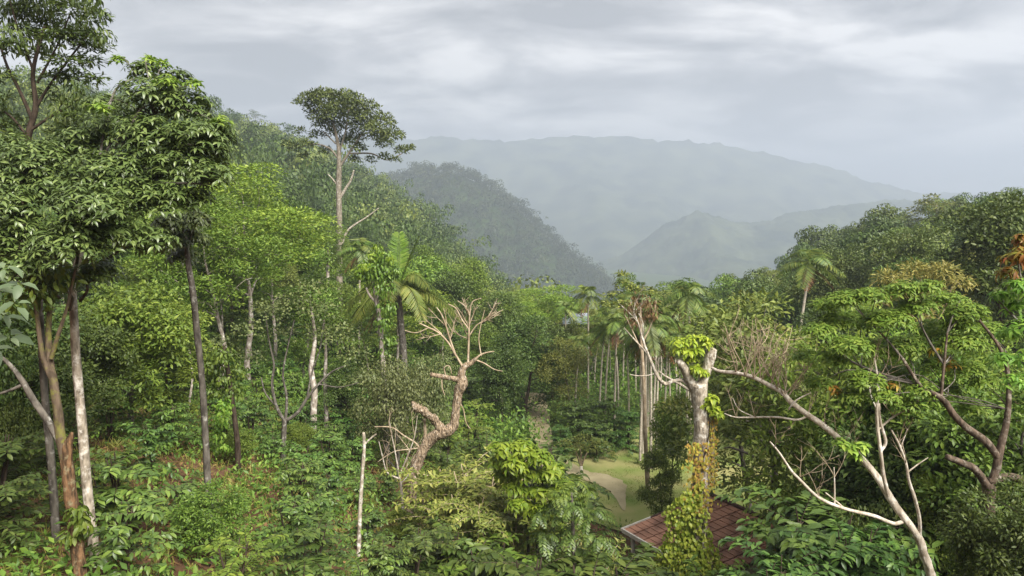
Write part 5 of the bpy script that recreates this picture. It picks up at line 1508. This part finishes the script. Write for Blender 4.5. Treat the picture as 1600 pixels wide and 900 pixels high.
# crest of the right ridge and the drop into the valley
for k in range(900):
    Y = r.uniform(95, 165); px = r.uniform(1030, 1680)
    try_fill(Y, px, ['dark_far', 'dark_far', 'mid_far', 'olive_far', 'dark_far'], 8, 14, 7.6, True)
for k in range(500):
    Y = r.uniform(110, 170); px = r.uniform(-60, 900)
    try_fill(Y, px, ['mid_far', 'feather_far', 'dark_far', 'olive_far', 'mid_far'], 9, 14, 10.5)
shr = []
for k in range(1500):
    Y = math.exp(r.uniform(math.log(38), math.log(100))); px = r.uniform(-60, 1670); x = (px - 800) / F * Y
    if px < 600 and Y < 50 or (35 < Y < 56 and -1 < x < 19) or (56 <= Y < 66 and 0 < x < 4):
        continue
    if any((x - a) ** 2 + (Y - b) ** 2 < 2.9 ** 2 for a, b, c in occ):
        continue
    fam = ['bigleaf', 'dshrub', 'shrub', 'bigleaf', 'shrub'][int(r.integers(5))]
    shr.append((put(fam, px, Y, H=r.uniform(2.2, 4.0), wide=1.15), KIND[fam][2])); occ.append((x, Y, 2))
    if len(shr) >= 190:
        break
label_rows(shr, 'beneath the trees', 10)
label_rows(fill.get('left', []), 'of left forest', 9)
label_rows(fill.get('centre', []), 'of valley forest', 9)
label_rows(fill.get('right', []), 'of right ridge', 9)

# emergent trees on the crest of the left hill
for px, Y, top, lab in [(410, 410, 170, 'flat topped tree standing out on the crest of the left hill'), (378, 415, 180, 'small tree left of the flat topped one on the hill crest')]:
    put('emergent', px, Y, top, 1.0, lab)


# ------------------------------------------------------------------ forests that read as one mass
def blob_tree(seed, n, L, flat, trunk=True):
    r = rs(seed); mb = MB()
    cs = [np.array([r.normal() * .32, r.normal() * .32, .62 + r.uniform(-.12, .26)]) for _ in range(7)]
    for c in cs:
        cluster_leaves(mb, r, c, .27, n // 7, L, L * .7, 'dome' if not flat else 'flat')
    if trunk:
        tube(mb, [[0, 0, -.2], [.01, 0, .3], [0, .01, .62]], [.022, .018, .01], 4)
    V = np.concatenate(mb.V)
    return V, mb.F


def forest(name, mat, pts, hts, tpls, seed, label, widef=.62):
    r = rs(seed); mb = MB(); tone = []
    for (x, y, z), h in zip(pts, hts):
        V, FF = tpls[int(r.integers(len(tpls)))]
        a = r.uniform(0, 6.28); ca, sa = math.cos(a), math.sin(a)
        w = h * widef * r.uniform(.85, 1.25)
        q = np.column_stack([(V[:, 0] * ca - V[:, 1] * sa) * w + x, (V[:, 0] * sa + V[:, 1] * ca) * w + y, V[:, 2] * h + z])
        mb.add(q, FF); tone.append(np.full(len(V), r.random()))
    o = mb.obj(name, mat)
    ta = o.data.attributes.new('tone', 'FLOAT', 'POINT'); ta.data.foreach_set('value', np.concatenate(tone).astype(np.float32))
    kind(o, 'stuff', label, 'forest')
    return o


r = rs(75)
tp1 = [blob_tree(300 + i, 420, .075, i % 3 == 2) for i in range(6)]
pts, hts = [], []
occg = {}
for k in range(16000):
    Y = math.sqrt(r.uniform(150 ** 2, 600 ** 2)); px = r.uniform(-150, 1000)
    x = (px - 800) / F * Y
    cell = (int(x // 6.6), int(Y // 6.6))
    if cell in occg or (px > 900 and Y < 175):
        continue
    occg[cell] = 1
    pts.append((x, Y)); hts.append(float(np.clip(r.lognormal(2.2, .32), 4.5, 19)))
pts = np.array(pts); zz = tz(pts[:, 0], pts[:, 1])
P3 = np.column_stack([pts, zz])
forest('hillside_forest', M['hillleaf'], P3, hts, tp1, 5, 'dense green forest covering the left hillside down to the valley')

tp2 = [blob_tree(320 + i, 112, .125, False, False) for i in range(5)]
M['ridgeleaf'] = leaf_mat('leaf_ridge', (.012, .024, .011), (.018, .034, .014), (.032, .050, .018), .15, tone=True)
X, Yg, Z = H_mid
sel = [(X[i, j], Yg[i, j], Z[i, j]) for i in range(4, 45) for j in range(30, 190) for _ in range(1)]
sel = np.array(sel); sel[:, :2] += r.normal(size=(len(sel), 2)) * 5
forest('ridge_forest', M['ridgeleaf'], sel, np.clip(r.lognormal(2.45, .35, len(sel)), 5, 24), tp2, 6, 'dark blue hazed forest on the ridge in the middle of the valley', .75)
X, Yg, Z = H_left
sel = np.array([(X[i, j], Yg[i, j], Z[i, j]) for i in range(3, 30) for j in range(30, 120)]); sel[:, :2] += r.normal(size=(len(sel), 2)) * 5
forest('misty_forest', M['ridgeleaf'], sel, r.uniform(9, 16, len(sel)), tp2, 7, 'pale misty forest on the far left hill behind the crowns', .75)


# ------------------------------------------------------------------ ground cover
def undergrowth():
    r = rs(77); lm = MB()
    n = 15000
    Y = np.where(r.random(n) < .4, np.sqrt(r.uniform(11 ** 2, 50 ** 2, n)), np.sqrt(r.uniform(45 ** 2, 120 ** 2, n))); px = r.uniform(-80, 1680, n); x = (px - 800) / F * Y
    den = fbm(x * .3, Y * .3, 3)
    onlawn = (((x - 9.2) / 8.2) ** 2 + ((Y - 44.5) / 9.4) ** 2) < 1.02
    onpath = (np.abs(x - 2.05) < 1.0) & (Y > 48) & (Y < 66)
    keep = ((den > .43) | (Y > 46)) & ~onlawn & ~onpath
    x, Y = x[keep], Y[keep]; z = tz(x, Y)
    k = 16
    N = len(x); big = np.repeat(np.where(Y > 46, 2.2, 1.0), k)
    p = np.repeat(np.column_stack([x, Y, z + .05]), k, 0) + r.normal(size=(N * k, 3)) * np.array([.42, .42, .0]) * big[:, None] + np.column_stack([np.zeros(N * k), np.zeros(N * k), r.uniform(.05, .6, N * k) * big])
    d = r.normal(size=(N * k, 3)) + np.array([0, 0, -.1]); nn = np.array([0, 0, 1.]) + r.normal(size=(N * k, 3)) * .35
    Ls = r.uniform(.10, .26, N * k) * (.4 + .6 * big)
    leaves(lm, p, d, nn, Ls, Ls * .45)
    kind(lm.obj('undergrowth', M['under']), 'stuff', 'low leafy ground cover between the bushes and trees', 'undergrowth')
    # tufts of grass and fallen leaves on the bare soil
    tg = MB(); n = 2600
    Y = np.sqrt(r.uniform(11 ** 2, 46 ** 2, n)); px = r.uniform(-80, 900, n); x = (px - 800) / F * Y
    keep = ((x - 9.2) / 8.6) ** 2 + ((Y - 44.5) / 9.8) ** 2 > 1; x, Y = x[keep], Y[keep]; z = tz(x, Y); k = 14; N = len(x)
    p = np.repeat(np.column_stack([x, Y, z]), k, 0) + r.normal(size=(N * k, 3)) * np.array([.09, .09, 0])
    d = r.normal(size=(N * k, 3)) * .55 + np.array([0, 0, .9]); Ls = r.uniform(.15, .5, N * k)
    leaves_fine(tg, p, d, r.normal(size=(N * k, 3)) + np.array([0, -.3, .5]), Ls, np.full(N * k, .022), .5)
    kind(tg.obj('tall_grass', M['thicket']), 'stuff', 'thin grass tufts growing between the coffee bushes', 'grass')
    fl = MB(); n = 16000
    Y = np.sqrt(r.uniform(11 ** 2, 48 ** 2, n)); px = r.uniform(-80, 900, n); x = (px - 800) / F * Y
    keep = ((x - 9.2) / 8.6) ** 2 + ((Y - 44.5) / 9.8) ** 2 > 1; x, Y = x[keep], Y[keep]; n = len(x)
    d = r.normal(size=(n, 3)) * np.array([1, 1, .15]); Ls = r.uniform(.08, .22, n)
    leaves_fine(fl, np.column_stack([x, Y, tz(x, Y) + r.uniform(.02, .16, n)]), d, np.array([0, 0, 1.]) + r.normal(size=(n, 3)) * .4, Ls, Ls * .42, .5)
    kind(fl.obj('leaf_litter', M['litter']), 'stuff', 'brown fallen leaves lying on the soil of the coffee slope', 'fallen leaves')
    gm = MB(); n = 26000
    a = r.uniform(0, 6.28, n); q = np.sqrt(r.random(n)) * 1.03
    x = 9.2 + np.cos(a) * q * 8.2; Y = 44.5 + np.sin(a) * q * 9.4
    keep = fbm(x * .5, Y * .5, 3) > .46
    x, Y = x[keep], Y[keep]
    p = np.column_stack([x, Y, lawn_z(x, Y) + .03]); n = len(x)
    d = r.normal(size=(n, 3)) * .5 + np.array([0, 0, 1.]); Ls = r.uniform(.03, .09, n)
    leaves(gm, p, d, r.normal(size=(n, 3)) * np.array([1, 1, .1]), Ls, Ls * .35)
    kind(gm.obj('grass', M['grass']), 'stuff', 'short yellow green grass growing on the lawn', 'grass')


M['under'] = leaf_mat('leaf_undergrowth', (.030, .072, .014), (.052, .112, .022), (.10, .18, .035), .25)
M['litter'] = leaf_mat('leaf_litter', (.045, .026, .016), (.085, .052, .03), (.15, .105, .06), .1, .8)
M['grass'] = leaf_mat('leaf_grass', (.085, .14, .03), (.11, .165, .038), (.14, .175, .05), .5)
undergrowth()

# ------------------------------------------------------------------ haze
hz = MB()
x0, x1, y0, y1, z0, z1 = -7200, 7200, -200, 7100, -340, 475
hz.add(np.array([(x0, y0, z0), (x1, y0, z0), (x1, y1, z0), (x0, y1, z0), (x0, y0, z1), (x1, y0, z1), (x1, y1, z1), (x0, y1, z1)]), [np.array([[3, 2, 1, 0], [4, 5, 6, 7], [0, 1, 5, 4], [1, 2, 6, 5], [2, 3, 7, 6], [3, 0, 4, 7]])])
hm = bpy.data.materials.new('haze_air')
t, N, K = nt(hm)
out = N.new('ShaderNodeOutputMaterial'); pv = N.new('ShaderNodeVolumePrincipled')
pv.inputs['Color'].default_value = (.515, .575, .69, 1); pv.inputs['Density'].default_value = 5.0e-4
pv.inputs['Anisotropy'].default_value = .15
pv.inputs['Density Attribute'].default_value = ''; pv.inputs['Temperature Attribute'].default_value = ''
K.new(pv.outputs[0], out.inputs['Volume'])
kind(hz.obj('haze', hm, None, False), 'stuff', 'pale bluish haze filling the valley air', 'haze')

# ------------------------------------------------------------------ light, sky, camera
SUN = unit(np.array([.46, -.62, .80]))
elev = math.asin(SUN[2]); rot = math.atan2(SUN[0], SUN[1])
sl = bpy.data.lights.new('sun', 'SUN'); sl.energy = 3.9; sl.angle = math.radians(34); sl.color = (1.0, .95, .86)
so = bpy.data.objects.new('sun', sl); COL.objects.link(so)
from mathutils import Vector
so.rotation_euler = Vector((-SUN[0], -SUN[1], -SUN[2])).to_track_quat('-Z', 'Y').to_euler()
so.location = (30, -30, 60)

W = bpy.data.worlds.new('World'); SC.world = W; W.use_nodes = True
T = W.node_tree; T.nodes.clear(); N, K = T.nodes, T.links
out = N.new('ShaderNodeOutputWorld')
sky = N.new('ShaderNodeTexSky'); sky.sky_type = 'NISHITA'; sky.sun_disc = False
sky.sun_elevation = elev; sky.sun_rotation = rot; sky.air_density = 1.3; sky.dust_density = 3
b1 = N.new('ShaderNodeBackground'); b1.inputs[1].default_value = .06
K.new(sky.outputs[0], b1.inputs[0])
tc = N.new('ShaderNodeTexCoord'); sx = N.new('ShaderNodeSeparateXYZ'); K.new(tc.outputs['Generated'], sx.inputs[0])


def mth(op, a, b=None):
    n = N.new('ShaderNodeMath'); n.operation = op
    for i, v in enumerate((a, b)):
        if v is None:
            continue
        if isinstance(v, (int, float)):
            n.inputs[i].default_value = v
        else:
            K.new(v, n.inputs[i])
    return n.outputs[0]


zc = mth('ADD', mth('MAXIMUM', sx.outputs[2], 0.0), .22)
cx = N.new('ShaderNodeCombineXYZ'); K.new(mth('DIVIDE', sx.outputs[0], zc), cx.inputs[0]); K.new(mth('DIVIDE', sx.outputs[1], zc), cx.inputs[1])
mp = N.new('ShaderNodeMapping'); mp.inputs['Location'].default_value = (2.3, 1.1, 0); mp.inputs['Scale'].default_value = (1.25, 1.6, 1); K.new(cx.outputs[0], mp.inputs[0])
n1 = N.new('ShaderNodeTexNoise'); n1.inputs['Scale'].default_value = 1.25; n1.inputs['Detail'].default_value = 9; n1.inputs['Roughness'].default_value = .56; n1.inputs['Distortion'].default_value = .35
K.new(mp.outputs[0], n1.inputs[0])
rp = N.new('ShaderNodeValToRGB'); e = rp.color_ramp.elements
e[0].position = .41; e[0].color = (.135, .131, .129, 1); e[1].position = .61; e[1].color = (.43, .415, .40, 1)
q = e.new(.5); q.color = (.240, .232, .228, 1)
K.new(n1.outputs[0], rp.inputs[0])
b2 = N.new('ShaderNodeBackground'); b2.inputs[1].default_value = 1.0; K.new(rp.outputs[0], b2.inputs[0])
mx = N.new('ShaderNodeMixShader'); mx.inputs[0].default_value = .93
K.new(b1.outputs[0], mx.inputs[1]); K.new(b2.outputs[0], mx.inputs[2]); K.new(mx.outputs[0], out.inputs[0])

cam = bpy.data.cameras.new('camera'); co = bpy.data.objects.new('camera', cam); COL.objects.link(co)
cam.sensor_width = 36; cam.lens = 36 * F / 1600; cam.clip_start = .1; cam.clip_end = 20000
co.location = CAM; co.rotation_euler = (math.pi / 2 - PITCH, 0, 0)
SC.camera = co
SC.view_settings.view_transform = 'Standard'; SC.view_settings.look = 'None'; SC.view_settings.gamma = 1
SC.view_settings.exposure = 1.6
cy = SC.cycles
cy.max_bounces = 6; cy.diffuse_bounces = 3; cy.glossy_bounces = 2; cy.transmission_bounces = 3; cy.transparent_max_bounces = 4; cy.volume_bounces = 2
cy.caustics_reflective = False; cy.caustics_refractive = False
cy.use_denoising = True
cy.sample_clamp_indirect = 4
